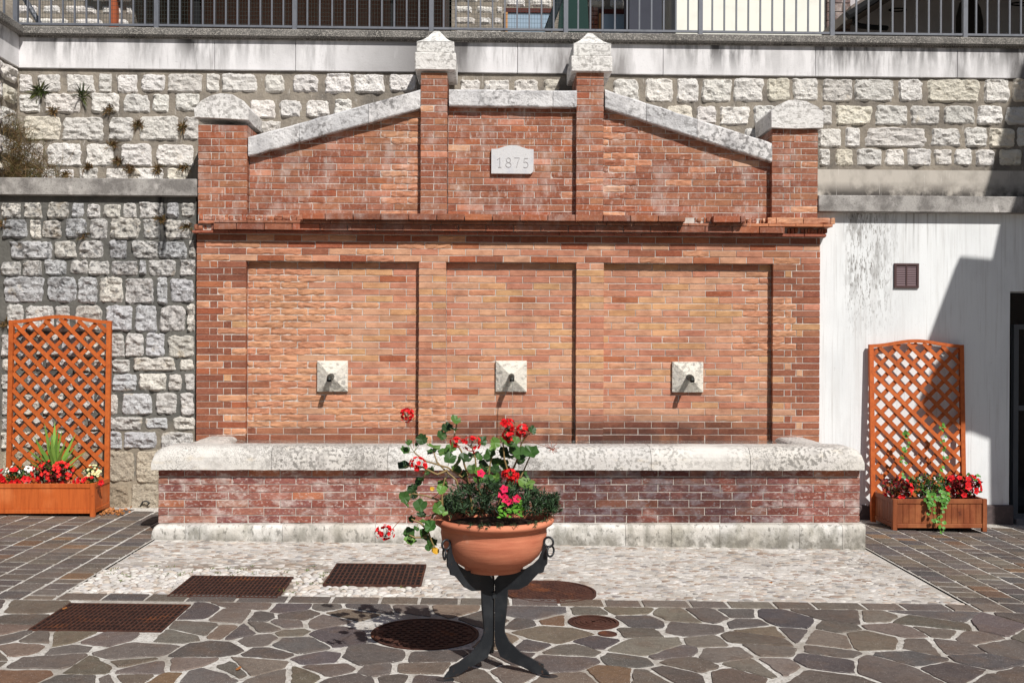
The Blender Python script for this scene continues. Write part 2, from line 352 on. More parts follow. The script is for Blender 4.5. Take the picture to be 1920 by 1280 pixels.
# ------------------------------------------------------------------ piece generators
def brick_geo(mb, x0, x1, z0, z1, yf, dep, tone, rough, rng):
    """one brick, front at y=yf, running back dep"""
    if rough <= 0:
        b = .0022; j = lambda: rng.uniform(-.0018, .0018)
        yb = yf + dep; ys = rng.uniform(-.0015, .0015); yf = yf + ys
        vs = [(x0, yb, z0), (x1, yb, z0), (x1, yb, z1), (x0, yb, z1)]
        o = [(x0 + j(), z0 + j()), (x1 + j(), z0 + j()), (x1 + j(), z1 + j()), (x0 + j(), z1 + j())]
        vs += [(a, yf + b, c) for a, c in o]
        cx, cz = (x0 + x1) / 2, (z0 + z1) / 2
        vs += [(a + (b if a < cx else -b), yf, c + (b if c < cz else -b)) for a, c in o]
        fs = [(8, 9, 10, 11)]
        for i in range(4):
            k = (i + 1) % 4; fs.append((i, k, 4 + k, 4 + i)); fs.append((4 + i, 4 + k, 8 + k, 8 + i))
        mb.add(vs, fs, tone); return
    nx = max(4, int((x1 - x0) / .022)); nz = 4; vs = []; off = Vector((rng.uniform(0, 99), rng.uniform(0, 99), 3))
    for k in range(nz + 1):
        for i in range(nx + 1):
            u, v = i / nx, k / nz; x = x0 + (x1 - x0) * u; z = z0 + (z1 - z0) * v
            n = noise.noise(off + Vector((x * 13, 0, z * 42))) + .4 * noise.noise(off + Vector((x * 45, 2, z * 60)))
            q_ = (n + .9) / 1.8; q_ = math.floor(q_ * 4) / 4 * .7 + q_ * .3
            d = .003 - .013 * max(0, q_) * min(1.1, rough + .2)
            e = min(u, 1 - u) * (x1 - x0); ez = min(v, 1 - v)
            if e < .001: x += rng.uniform(-.002, .003) * (1 if u < .5 else -1); d += .003
            if ez < .01: z += rng.uniform(-.002, .005) * rough * (1 if v < .5 else -1); d += .003
            vs.append((x, yf + d, z))
    W1 = nx + 1; fs = [(k * W1 + i, k * W1 + i + 1, (k + 1) * W1 + i + 1, (k + 1) * W1 + i) for k in range(nz) for i in range(nx)]
    n0 = len(vs); yb = yf + dep
    vs += [(x0, yb, z0), (x1, yb, z0), (x1, yb, z1), (x0, yb, z1)]
    fs += [tuple([n0, n0 + 1] + [i for i in range(nx, -1, -1)]), tuple([n0 + 2, n0 + 3] + [nz * W1 + i for i in range(0, W1)]),
           tuple([n0 + 3, n0] + [k * W1 for k in range(0, nz + 1)]), tuple([n0 + 1, n0 + 2] + [k * W1 + nx for k in range(nz, -1, -1)])]
    mb.add(vs, fs, tone)

def stone_geo(L, H, bul, rng, tone, nx=None, nz=None, rel=.02):
    """rough hewn stone: front grid facing -y, centred on the origin, its rim sunk into the mortar"""
    mb = MB(); nx = nx or max(5, min(14, int(L / .024))); nz = nz or max(5, min(10, int(H / .024)))
    off = Vector((rng.uniform(0, 99), rng.uniform(0, 99), rng.uniform(0, 99)))
    pw = rng.uniform(6, 13); sk = rng.uniform(-.05, .05); tp = rng.uniform(-.05, .05)
    vs = []
    for k in range(nz + 1):
        for i in range(nx + 1):
            u, v = 2 * i / nx - 1, 2 * k / nz - 1
            s_ = (abs(u) ** pw + abs(v) ** pw) ** (1 / pw) if (u or v) else 0
            mx_ = max(abs(u), abs(v)); q = (mx_ / s_) if s_ > 0 else 1
            wob = 1 + .10 * noise.noise(off + Vector((u * 1.5, v * 1.5, 5))) * mx_ + .10 * noise.noise(off + Vector((u * 4, v * 4, 9))) * mx_ ** 3
            x = u * q * L / 2 * wob * (1 + tp * v) + sk * v * H * .5; z = v * q * H / 2 * wob
            edge = max(0, 1 - mx_ ** 14)
            n = 1.3 * (abs(noise.noise(off + Vector((x * 9 + z * 5, z * 15, 0)))) * 2 - .5) + .8 * noise.noise(off + Vector((x * 30, z * 46, 4)))
            y = -bul * edge ** .6 - rel * n * edge ** .5 + (.02 if mx_ > .99 else 0)
            vs.append((x, y, z))
    W1 = nx + 1
    fs = []
    for k in range(nz):
        for i in range(nx):
            a, b, c, d = k * W1 + i, k * W1 + i + 1, (k + 1) * W1 + i + 1, (k + 1) * W1 + i
            if (i + k) % 2: fs += [(a, b, c), (a, c, d)]
            else: fs += [(a, b, d), (b, c, d)]
    mb.add(vs, fs, tone); return mb
def add_stone(px0, px1, py0, py1, y, parent, mat, tones, rng, bul=.035, rel=.02, name='stone'):
    a = W(px0, py1, y); b = W(px1, py0, y)
    t = jit(rng.choice(tones), .12, rng)
    mb = stone_geo(abs(b.x - a.x) * 1.0 + .002, abs(b.z - a.z) * 1.01 + .003, bul, rng, t, rel=rel)
    me = mb.mesh(name); me.materials.append(mat)
    o = inst(name, me, ((a.x + b.x) / 2, y, (a.z + b.z) / 2), parent)
    return o

# ================================================================== SETTING: ground
tag(MB(), None) if False else None
gm = MB()
gx = [-60, -20, -8, -4, 0, 3, 6, 12, 60]
for i in range(len(gx) - 1):
    a, b = gx[i], gx[i + 1]; ga, gb = gz(max(-8, min(a, 8))), gz(max(-8, min(b, 8)))
    gm.add([(a, -60, ga - .02), (b, -60, gb - .02), (b, .8, gb - .02), (a, .8, ga - .02)], [(0, 1, 2, 3)])
g = gm.build('ground', m_ground); tag(g, kind='structure')
# paved areas: grout bed sheets 8 mm above ground sheet; stones stand proud of them
yA = G(700, 1119).y            # front edge of pebble apron
xAL = G(285, 1010).x + .02; xAR = G(1625, 1027).x - .01
yB0 = yA - .175                # front edge of border row
def sheet(name, x0, x1, y0, y1, dz, mat, n=12):
    mb = MB()
    for i in range(n):
        a = x0 + (x1 - x0) * i / n; b = x0 + (x1 - x0) * (i + 1) / n
        # a closed slab so the step has a side
        mb.add([(a, y0, gz(a) + dz), (b, y0, gz(b) + dz), (b, y1, gz(b) + dz), (a, y1, gz(a) + dz)], [(0, 1, 2, 3)])
    o = mb.build(name, mat); tag(o, kind='structure'); return o
pave_l = sheet('sett_pavement', -5.6, xAL, yB0, .12, -.0, m_joint)
pave_r = sheet('sett_pavement.001', xAR, 6.8, yB0, .12, -.0, m_joint, 16)
crazy = sheet('crazy_paving', -6.0, 7.0, -9.6, yB0, -.0005, m_joint, 24)
border = sheet('paving_border', xAL, xAR, yB0, yA, -.0003, m_joint)
apron = sheet('pebble_apron', xAL, xAR, yA, .1, -.010, m_cement)

PAV = [s2l(c) for c in ((108, 102, 98), (118, 110, 103), (102, 96, 95), (122, 111, 101), (112, 106, 104), (96, 93, 95), (122, 115, 108))]
PAVX = [s2l(c) for c in ((126, 102, 82), (132, 108, 86), (120, 98, 84))]
def slab(poly, name, parent, tone, h=.0145, bev=.004, rng=R):
    """paving stone from a ground polygon: top bevelled, standing proud of the grout"""
    n = len(poly); cx = sum(p[0] for p in poly) / n; cy = sum(p[1] for p in poly) / n
    dz = rng.uniform(-.0012, .003); tone = tuple(v * k for v, k in zip(tone, (.91, .86, .81)))
    mb = MB(); vs = []
    for x, y in poly: vs.append((x - cx, y - cy, -.016))
    for x, y in poly: vs.append((x - cx, y - cy, -.010 + h * .55 + dz))
    for x, y in poly:
        d = math.hypot(x - cx, y - cy) or 1; k = max(0, 1 - bev / d)
        vs.append(((x - cx) * k, (y - cy) * k, -.010 + h + dz))
    vs = [(a, b, c + (gz(a + cx) - gz(cx))) for a, b, c in vs]
    fs = [tuple(range(2 * n, 3 * n))]
    for r_ in (0, n):
        for i in range(n): fs.append((r_ + i, r_ + (i + 1) % n, r_ + n + (i + 1) % n, r_ + n + i))
    mb.add(vs, fs, tone); me = mb.mesh(name); me.materials.append(m_paver)
    return inst(name, me, (cx, cy, gz(cx)), parent)

# obstacles in the paving (covers and grates)
def grect(pts):
    gs = [G(*p) for p in pts]; ys = sorted(g_.y for g_ in gs); y0 = (ys[0] + ys[1]) / 2; y1 = (ys[2] + ys[3]) / 2
    xs = sorted(g_.x for g_ in gs); return ((xs[0] + xs[1]) / 2, (xs[2] + xs[3]) / 2, y0, y1)
GR1 = grect([(52, 1182), (137, 1132), (353, 1136), (300, 1183)])
GR2 = grect([(316, 1117), (366, 1080), (553, 1084), (508, 1122)])
GR3 = grect([(608, 1095), (636, 1056), (800, 1061), (782, 1098)])
def gcirc(px, py, a):
    c = G(px, py); d = (c - CAM).dot(fwd); return (c.x, c.y, a * d / F)
CA = gcirc(1032, 1109, 86); CB = gcirc(797, 1188, 101); CC = gcirc(1113, 1167, 48); CD = gcirc(1139, 1188, 18)
RECTS = [GR1, GR2, GR3]; CIRCS = [CA, CB, CC, CD]

def clip(poly, px, py, nx, ny):
    """keep the side where (p-(px,py)).n <= 0"""
    out = []
    for i in range(len(poly)):
        a, b = poly[i], poly[(i + 1) % len(poly)]
        da = (a[0] - px) * nx + (a[1] - py) * ny; db = (b[0] - px) * nx + (b[1] - py) * ny
        if da <= 0: out.append(a)
        if da * db < 0:
            t = da / (da - db); out.append((a[0] + (b[0] - a[0]) * t, a[1] + (b[1] - a[1]) * t))
    return out
seeds_px = [(50,1137),(37,1164),(12,1180),(28,1193),(70,1196),(122,1193),(205,1196),(42,1211),(130,1217),(257,1220),(320,1192),(372,1180),(418,1186),
 (385,1148),(430,1152),(385,1217),(100,1243),(170,1256),(262,1257),(347,1245),(447,1255),(32,1272),(137,1276),(385,1273),(312,1273),(490,1157),(545,1140),
 (470,1133),(563,1155),(615,1139),(692,1140),(767,1142),(852,1144),(660,1150),(540,1169),(607,1163),(500,1177),(450,1185),(542,1187),(490,1197),(560,1206),(632,1192),
 (507,1225),(600,1235),(705,1227),(812,1232),(800,1254),(700,1260),(622,1258),(572,1268),(465,1252),(505,1275),(790,1275),(1005,1147),(1102,1147),(1185,1146),
 (1197,1161),(1272,1154),(1380,1150),(1037,1165),(985,1168),(1040,1186),(1120,1201),(1192,1187),(1297,1177),(1412,1170),(1432,1182),(1317,1205),(1232,1211),
 (995,1210),(1065,1221),(1055,1241),(1172,1240),(1290,1243),(1350,1226),(1420,1198),(1442,1218),(1405,1245),(1265,1266),(1150,1268),(1085,1276),(1377,1270),
 (1217,1278),(1275,1221),(1577,1152),(1735,1149),(1747,1166),(1865,1149),(1872,1175),(1470,1163),(1565,1176),(1490,1186),(1677,1182),(1635,1200),(1552,1201),
 (1565,1221),(1722,1211),(1787,1212),(1885,1217),(1775,1186),(1815,1193),(1462,1247),(1552,1245),(1670,1257),(1715,1234),(1795,1260),(1862,1244),(1900,1262),
 (1557,1276),(1880,1277),(900,1240),(950,1262),(930,1200),(905,1165),(870,1262),(740,1172),(745,1277),(660,1278),(960,1232),(1640,1152),(1320,1150),(240,1243),(205,1275),(240,1270)]
seeds = []
for a, b in seeds_px:
    g_ = G(a, b)
    if g_.y < yB0 - .04: seeds.append((g_.x, g_.y))
rs = random.Random(11)
yl = min(s_[1] for s_ in seeds)
for yy in range(9):
    for xx in range(26):
        x = -5.4 + xx * .5 + rs.uniform(-.17, .17); y = yl - .32 - yy * .42 + rs.uniform(-.13, .13)
        if y > -9.4: seeds.append((x, y))
for yy in range(5):
    for sx in (-1, 1):
        for xx in range(6):
            x = (sx * (3.0 + yy * -.12)) + sx * xx * .48 + rs.uniform(-.1, .1); y = yB0 - .2 - yy * .3 + rs.uniform(-.08, .08)
            if abs(px_of(Vector((x, y, gz(x))))[0] - 960) > 990: seeds.append((x, y))
n_cs = 0; wts = [rs.uniform(-.2, .2) for _ in seeds]
for si, (sx, sy) in enumerate(seeds):
    poly = [(sx - 1.2, max(-9.6, sy - 1.2)), (sx + 1.2, max(-9.6, sy - 1.2)), (sx + 1.2, min(yB0 - .012, sy + 1.2)), (sx - 1.2, min(yB0 - .012, sy + 1.2))]
    gap = rs.uniform(.009, .019)
    for sj, (tx, ty) in enumerate(seeds):
        if sj == si or abs(tx - sx) > 2 or abs(ty - sy) > 2: continue
        dx, dy = tx - sx, ty - sy; d = math.hypot(dx, dy); nx, ny = dx / d, dy / d
        hr = random.Random(min(si, sj) * 1009 + max(si, sj)); an = hr.uniform(-.34, .34) if d < .75 else 0
        g2 = hr.uniform(.004, .018); wk = (wts[si] - wts[sj]) * .5 + .5
        qx, qy = nx * math.cos(an) - ny * math.sin(an), nx * math.sin(an) + ny * math.cos(an)
        poly = clip(poly, sx + dx * wk - nx * g2, sy + dy * wk - ny * g2, qx, qy)
        if len(poly) < 3: break
    for (cx, cy, cr) in CIRCS:
        dx, dy = cx - sx, cy - sy; d = math.hypot(dx, dy)
        if d < 1.6 and len(poly) > 2:
            if d < cr * .95: poly = []; break
            nx, ny = dx / d, dy / d; poly = clip(poly, cx - nx * (cr + .02), cy - ny * (cr + .02), nx, ny)
    for (x0, x1, y0, y1) in RECTS:
        if len(poly) < 3: break
        dl, dr, db, dt = x0 - sx, sx - x1, y0 - sy, sy - y1; mx_ = max(dl, dr, db, dt)
        if mx_ < -.03: poly = []; break
        if mx_ > 1.3: continue
        if mx_ == dl: poly = clip(poly, x0 - .02, 0, 1, 0)
        elif mx_ == dr: poly = clip(poly, x1 + .02, 0, -1, 0)
        elif mx_ == db: poly = clip(poly, 0, y0 - .02, 0, 1)
        else: poly = clip(poly, 0, y1 + .02, 0, -1)
    if len(poly) < 3: continue
    # drop tiny edges, round the corners and roughen the outline
    q = []
    n = len(poly)
    for i in range(n):
        a, b, c = poly[i - 1], poly[i], poly[(i + 1) % n]
        for o_, k in ((a, .1), (c, .1)):
            d = math.hypot(o_[0] - b[0], o_[1] - b[1]); t = min(k, .02 / max(d, 1e-4)) * rs.uniform(.5, 1.5)
            q.append((b[0] + (o_[0] - b[0]) * t, b[1] + (o_[1] - b[1]) * t))
    out = []
    for i in range(len(q)):
        a, b = q[i], q[(i + 1) % len(q)]; d = math.hypot(a[0] - b[0], a[1] - b[1]); k = max(1, int(d / .04))
        for j_ in range(k):
            t = j_ / k; out.append((a[0] + (b[0] - a[0]) * t + rs.uniform(-.0055, .0055), a[1] + (b[1] - a[1]) * t + rs.uniform(-.0055, .0055)))
    ar = abs(sum(out[i][0] * out[(i + 1) % len(out)][1] - out[(i + 1) % len(out)][0] * out[i][1] for i in range(len(out)))) / 2
    if ar < .0035: continue
    slab(out, 'paving_stone', crazy, jit(rs.choice(PAVX) if rs.random() < .05 else rs.choice(PAV), .22, rs), rng=rs); n_cs += 1

# setts either side, columns running away from the camera
def setts(x0, x1, y0, y1, parent, seed):
    r = random.Random(seed); x = x0; st = 1 if x1 > x0 else -1; k = 0
    while (x1 - x) * st > .06 and k < 400:
        w = r.uniform(.19, .235); w = min(w, abs(x1 - x)); y = y1 - r.uniform(0, .12)
        while y > y0 + .03:
            l = r.uniform(.12, .2); l = min(l, y - y0)
            if y - l - y0 < .07: l = y - y0
            g_ = .0115; xa, xb = sorted((x, x + w * st))
            c = (xa + g_, xb - g_, y - l + g_, y - g_)
            j = lambda: r.uniform(-.004, .004)
            P = [(c[0] + j(), c[2] + j()), ((c[0] + c[1]) / 2, c[2] + j()), (c[1] + j(), c[2] + j()), (c[1] + j(), c[3] + j()), ((c[0] + c[1]) / 2, c[3] + j()), (c[0] + j(), c[3] + j())]
            if l > .04 and abs(px_of(Vector(((xa + xb) / 2, y - l / 2, gz(xa))))[0] - 960) < 1010:
                slab(P, 'sett', parent, jit(r.choice(PAVX) if r.random() < .08 else r.choice(PAV), .12, r), rng=r); k += 1
            y -= l
        x += w * st
setts(xAL - .005, -5.2, yB0 + .0, -.06, pave_l, 3)
setts(xAR + .005, 6.3, yB0 + .0, -.06, pave_r, 5)
r = random.Random(9); x = xAL
while x < xAR - .05:
    w = min(r.uniform(.24, .33), xAR - x)
    slab([(x + .008, yB0 + .01), (x + w - .008, yB0 + .008 + r.uniform(0, .004)), (x + w - .01, yA - .012), (x + .01, yA - .01)], 'sett', border, jit(r.choice(PAV), .14, r), rng=r)
    x += w
# pebbles of the apron
mb = MB(); r = random.Random(21)
PB = [tuple(v * .84 for v in s2l(c)) for c in ((220, 214, 208), (208, 202, 196), (228, 223, 217), (212, 200, 188), (200, 196, 194), (222, 217, 210), (186, 172, 160), (216, 211, 206), (214, 209, 203))]
PB2 = PB + [tuple(v * .86 for v in s2l(c)) for c in ((190, 178, 168), (176, 158, 146), (168, 164, 162), (204, 190, 178), (150, 144, 140), (160, 140, 126))]
yy = yA + .02; row = 0
while yy < -1.3:
    xx = xAL + .02 + (row % 2) * .025
    while xx < xAR - .03:
        leftish = xx + (yA + .9 - yy) * -.6 < -.6 and yy < yA + .75
        sz_ = r.choice((.85, 1.1, 1.45)) if leftish else r.choice((.7, 1.0, 1.5)); a = r.uniform(.018, .036) * sz_; b = r.uniform(.014, .022) * (1.0 if leftish else sz_); cx, cy = xx + r.uniform(-.008, .008), yy + r.uniform(-.008, .008); xx += 2 * a * (.97 if leftish else .86)
        bad = any(x0 - .03 < cx < x1 + .03 and y0 - .03 < cy < y1 + .03 for x0, x1, y0, y1 in RECTS) or any(math.hypot(cx - c[0], cy - c[1]) < c[2] + .03 for c in CIRCS)
        if bad or (not leftish and r.random() < .45): continue
        rot = r.uniform(-.6, .6); n = 8; h = r.uniform(.010, .018) * (1.0 if leftish else .30); z = gz(cx) - .0105
        vs = []
        for ring, (k, hh) in enumerate(((1, 0), (.86, .65), (.45, 1.0))):
            for i in range(n):
                t = 2 * math.pi * i / n; w = 1 + .16 * math.sin(i * 2.3 + cx * 90)
                u, v = a * k * w * math.cos(t), b * k * w * math.sin(t)
                vs.append((cx + u * math.cos(rot) - v * math.sin(rot), cy + u * math.sin(rot) + v * math.cos(rot), z + h * hh))
        fs = [tuple(range(16, 24))] + [(q_ * 8 + i, q_ * 8 + (i + 1) % 8, q_ * 8 + 8 + (i + 1) % 8, q_ * 8 + 8 + i) for q_ in (0, 1) for i in range(8)]
        mb.add(vs, fs, jit(r.choice(PB if leftish else PB2), .10, r))
    yy += .036 if True else 0; row += 1
pb = mb.build('pebbles', m_pebble, smooth=True, fix=False); tag(pb, kind='stuff')

# ================================================================== retaining walls
LOWT = [s2l(c) for c in ((232, 228, 224), (240, 234, 226), (214, 214, 216), (242, 236, 226), (228, 224, 220))]
UPT = [s2l(c) for c in ((246, 242, 236), (250, 245, 238), (242, 238, 232), (246, 238, 222), (248, 243, 238), (238, 232, 226), (248, 244, 240))]
YL, YU = .06, .6
rw = random.Random(31)
xcorner = X(33, YU, 200)
wl = root('stone_wall', (xcorner, YL, 0), 'old grey rubble stone wall left of the brick fountain, below the mottled ledge', 'wall')
mb = MB(); mb.box(xcorner - .3, X(367, YL), YL, YU + .2, -.3, Z(372, YL)); mb.build('mortar_bed', m_rmortar_low, wl)
rowsL = [(381,409,[(3,40),(45,78),(90,130),(135,158),(163,187),(193,226),(230,255),(262,308),(312,336),(339,365)]),
 (411,447,[(3,51),(55,76),(79,115),(122,162),(167,201),(208,262),(268,300),(308,356)]),
 (451,485,[(20,99),(103,143),(149,193),(205,238),(247,296),(298,350),(355,365)]),
 (488,517,[(3,38),(43,79),(83,124),(131,164),(167,204),(209,257),(262,274),(278,329),(338,365)]),
 (521,568,[(8,84),(90,143),(146,183),(188,229),(235,288),(294,313),(321,363)]),
 (571,622,[(12,44),(49,101),(104,131),(140,191),(200,247),(255,293),(300,347),(352,365)]),
 (627,669,[(3,22),(28,62),(68,110),(116,150),(157,200),(208,232),(236,268),(273,309),(315,362)]),
 (672,697,[(3,30),(36,80),(86,130),(137,170),(176,203),(210,243),(250,328),(337,363)]),
 (700,733,[(3,44),(50,96),(102,138),(144,204),(211,257),(262,311),(317,341),(347,364)]),
 (737,779,[(3,25),(30,75),(82,120),(127,176),(183,222),(230,285),(291,331),(339,364)]),
 (782,806,[(3,50),(56,98),(104,160),(166,200),(206,265),(272,314),(325,364)]),
 (809,841,[(3,36),(42,92),(98,140),(146,190),(197,228),(234,294),(303,364)]),
 (845,905,[(3,60),(66,128),(134,196),(203,251),(255,300),(305,364)]),
 (908,956,[(3,72),(78,150),(156,200),(204,242),(246,296),(300,364)])]
for y0, y1, xs in rowsL:
    for a, b in xs:
        low = y0 > 840
        j = lambda s_=2.5: rw.uniform(-s_, s_)
        add_stone(a - 2.2 + j(1), b + 1.8 + j(1), y0 - 1.5 + j(), y1 + 1 + j(), YL - .004, wl, m_stone_low, [s2l((206, 194, 174)), s2l((184, 168, 146))] if low else LOWT, rw, bul=.012 if low else .02, rel=.013 if low else .021)
    for k in range(3):
        pass
lc = MB(); a = W(-30, 372, 0.0); 
led = lc
led.bbox(xcorner - .3, X(368), -.005, .35, Z(372), Z(340), .006); ledge_l = led.build('ledge', m_ledge, wl); ledge_l['label'] = 'mottled grey concrete ledge along the wall top'

wu = root('stone_wall', (xcorner, YU, 0), 'long pale upper stone wall behind the fountain, topped by a stained white concrete band', 'wall')
mb = MB(); xr = 7.2; mb.box(xcorner - .3, xr, YU, YU + .5, 0, Z(139, YU)); mb.build('mortar_bed', m_rmortar, wu)
rowsU = [((139, 174), [(34,62),(71,113),(124,178),(185,210),(219,259),(265,309),(313,381),(385,412),(416,481),(496,534),(548,597),(610,657),(665,722),(730,782)]),
 ((150, 176), [(862,900),(907,955),(965,1010),(1020,1050)]),
 ((148, 191), [(1150,1197),(1210,1262),(1268,1311),(1317,1371),(1376,1431),(1437,1481),(1486,1535),(1541,1599),(1602,1676),(1684,1731),(1736,1838),(1844,1893),(1897,1940)]),
 ((176, 211), [(34,76),(84,151),(170,224),(231,280),(286,317),(328,374)]),
 ((187, 222), [(468,515),(525,566),(573,618),(626,660)]),
 ((199, 234), [(1218,1246),(1250,1300),(1304,1342),(1349,1406),(1413,1455),(1540,1561),(1568,1634),(1641,1702),(1707,1763),(1768,1828),(1832,1881),(1886,1940)]),
 ((219, 264), [(44,113),(116,196),(204,249),(260,335),(343,372)]), ((227, 254), [(490,527)]),
 ((240, 276), [(1395,1440),(1535,1578),(1584,1613),(1620,1738),(1746,1801),(1808,1851),(1855,1902),(1907,1940)]),
 ((270, 313), [(38,80),(88,153),(161,215),(226,285),(293,362)]),
 ((280, 311), [(1535,1557),(1565,1600),(1606,1654),(1660,1695),(1702,1746),(1751,1786),(1789,1823),(1829,1865),(1873,1916),(1922,1950)]),
 ((316, 342), [(36,70),(76,104),(110,139),(148,184),(198,242),(250,306),(313,352)])]
for (y0, y1), xs in rowsU:
    for a, b in xs:
        j = lambda s_=2: rw.uniform(-s_, s_)
        add_stone(a - 1.2 + j(1), b + 1.2 + j(1), y0 - 1.2 + j(1.4), y1 + 1.2 + j(1.4), YU - .004, wu, m_stone, UPT, rw, bul=.018, rel=.017)
# concrete band: panels with joints
zb0, zb1 = Z(138, YU), Z(72, YU)
js = [xcorner, X(402, YU), X(553, YU), X(968, YU), X(1240, YU), X(1525, YU), X(1790, YU), xr]
for a, b in zip(js, js[1:]):
    mb = MB(); mb.bbox(a + .002, b - .002, YU - .03, YU + .42, zb0 + .0, zb1, .004); mb.build('band_panel', m_band, wu)
mb = MB(); mb.bbox(xcorner - .3, xr, YU - .05, YU + .4, Z(82, YU) , Z(74, YU), .004); mb.build('drip_course', m_granite, wu)
mb = MB(); zc = Z(74, YU - .09) - .002; mb.bbox(xcorner - .3, xr, YU - .095, YU + .46, zc, Z(59, YU - .09), .012); mb.build('coping', m_granite, wu)
# right part of the upper wall: smooth strip and ledge
mb = MB(); mb.box(X(1530, YU), xr, YU - .022, YU + .3, Z(362, YU), Z(313, YU)); mb.build('smooth_strip', m_strip, wu)

# side wall at the left corner, coming toward the camera
ws = root('side_wall', (xcorner, YU, 0), 'stone side wall meeting the back wall at the left corner, overgrown with weeds', 'wall')
ztop = Z(59, YU - .09)
mb = MB(); mb.box(xcorner - .5, xcorner, -3.0, YU, -.2, zb0); mb.build('mortar_bed', m_rmortar, ws)
for k, (z1, z0) in enumerate([(Z(140, YU), Z(172, YU)), (Z(178, YU), Z(210, YU)), (Z(219, YU), Z(262, YU)), (Z(272, YU), Z(310, YU)), (Z(317, YU), Z(340, YU))]):
    y = YU - .04
    while y > -1.6:
        l = rw.uniform(.2, .36)
        me = stone_geo(l - .04, z1 - z0, .03, rw, jit(rw.choice(UPT), .1, rw)).mesh('stone'); me.materials.append(m_stone)
        o = inst('stone', me, (xcorner + .004, y - l / 2, (z0 + z1) / 2), ws); o.rotation_euler.z = math.radians(90); y -= l
mb = MB(); mb.bbox(xcorner - .45, xcorner + .03, -3.0, YU - .032, zb0, zb1, .004); mb.build('band_panel', m_band, ws)
mb = MB(); mb.bbox(xcorner - .45, xcorner + .10, -3.0, YU - .097, zc, ztop, .012); mb.build('coping', m_granite, ws)

# right lower wall, plastered
wr = root('plastered_wall', (X(1537), .1, 0), 'white streaked plaster wall right of the fountain with a dark plinth and doorway', 'wall')
YR = .08
xd = X(1893, YR, 700); zdt = Z(546, YR, 1893)
mb = MB(); mb.box(X(1530), xd, YR, .8, -.3, Z(392, YR)); mb.box(xd + .0005, xr, YR + .0005, .8, zdt, Z(392, YR)); mb.build('plaster_face', m_plaster, wr)
mb = MB(); mb.bbox(X(1600, YR), xd + .035, YR - .035, YR + .02, -.35, Z(946, YR), .012); mb.build('plinth', m_plinthdark, wr)
mb = MB(); mb.bbox(X(1534, -.02), xr, -.02, .59, Z(392, -.02), Z(361, -.02), .006); mb.build('ledge', m_ledge, wr)
# door in the recess
dr = root('glazed_door', (xd, .42, gz(5.2)), 'dark glazed door set deep in the shaded doorway at the right edge', 'door')
mb = MB(); xf = X(1899, .4, 700)
mb.box(xf, xf + .05, .38, .44, -.15, zdt - .32, s2l((96, 98, 102))); mb.box(xf + .052, xr, .38, .44, zdt - .37, zdt - .32, s2l((96, 98, 102))); mb.box(xf + .052, xr, .38, .44, .95, 1.0, s2l((96, 98, 102)))
mb.build('door_frame', m_flat, dr)
mb = MB(); mb.box(xd + .001, xr, .46, .5, -.2, zdt - .002); mb.build('door_glass', m_doorglass, dr)
mb = MB(); mb.bbox(xd + .06, xr, .05, .4, -.25, gz(5.3) + .06, .008, s2l((110, 108, 110))); mb.build('door_step', m_flat, dr)

# vent grille
vx0, vx1, vz0, vz1 = X(1675, YR), X(1721, YR), Z(540, YR, 1700), Z(494, YR, 1700)
vg = root('vent_grille', (vx0, YR, vz0), 'small square brown louvred vent on the white plaster wall', 'vent')
mb = MB(); BR = s2l((78, 58, 58)); t = .022
mb.box(vx0, vx1, YR - .02, YR - .002, vz0, vz0 + t, BR); mb.box(vx0, vx1, YR - .02, YR - .002, vz1 - t, vz1, BR)
mb.box(vx0, vx0 + t, YR - .019, YR - .003, vz0 + t, vz1 - t, BR); mb.box(vx1 - t, vx1, YR - .019, YR - .003, vz0 + t, vz1 - t, BR)
mb.box((vx0 + vx1) / 2 - .006, (vx0 + vx1) / 2 + .006, YR - .018, YR - .003, vz0 + t, vz1 - t, BR); mb.build('vent_frame', m_flat, vg)
mb = MB(); n = 11
for i in range(n):
    z = vz0 + t + (vz1 - vz0 - 2 * t) * (i + .5) / n
    mb.add([(vx0 + t, YR - .014, z - .007), (vx1 - t, YR - .014, z - .007), (vx1 - t, YR - .004, z + .007), (vx0 + t, YR - .004, z + .007)], [(0, 1, 2, 3)], s2l((128, 108, 112)))
o = mb.build('louvre_slats', m_flat, vg, kind='stuff')
mb = MB(); mb.box(vx0 + .01, vx1 - .01, YR - .003, YR - .001, vz0 + .01, vz1 - .01); mb.build('vent_back', m_dark, vg)  # dark sheet in place of the shade behind the slats

# ================================================================== brick fountain: facade
P = .0638
z0r = Z(828, .0)
fac = root('fountain_facade', (X(955), 0, z0r), 'tall old red brick fountain front with stepped gable, four capped piers and three bays', 'fountain')
core = MB()
RED = [s2l(c) for c in ((158, 84, 62), (148, 74, 56), (168, 92, 66), (140, 70, 54), (172, 100, 74), (152, 86, 68))]
SAL = [s2l(c) for c in ((206, 138, 108), (198, 126, 98), (212, 148, 114), (196, 118, 90), (204, 142, 110), (190, 112, 88), (208, 150, 116), (186, 104, 80))]
YEL = [s2l(c) for c in ((212, 168, 110), (204, 160, 104), (216, 164, 112), (198, 150, 96))]
ORA = [s2l(c) for c in ((190, 98, 58), (200, 112, 68), (182, 88, 54))]
ROU = [s2l(c) for c in ((216, 148, 100), (206, 134, 92), (222, 158, 110), (198, 120, 82))]
MID = [s2l(c) for c in ((178, 104, 76), (170, 94, 68), (188, 116, 86), (162, 88, 66), (182, 112, 88), (192, 122, 88), (156, 80, 58))]
rb = random.Random(77)
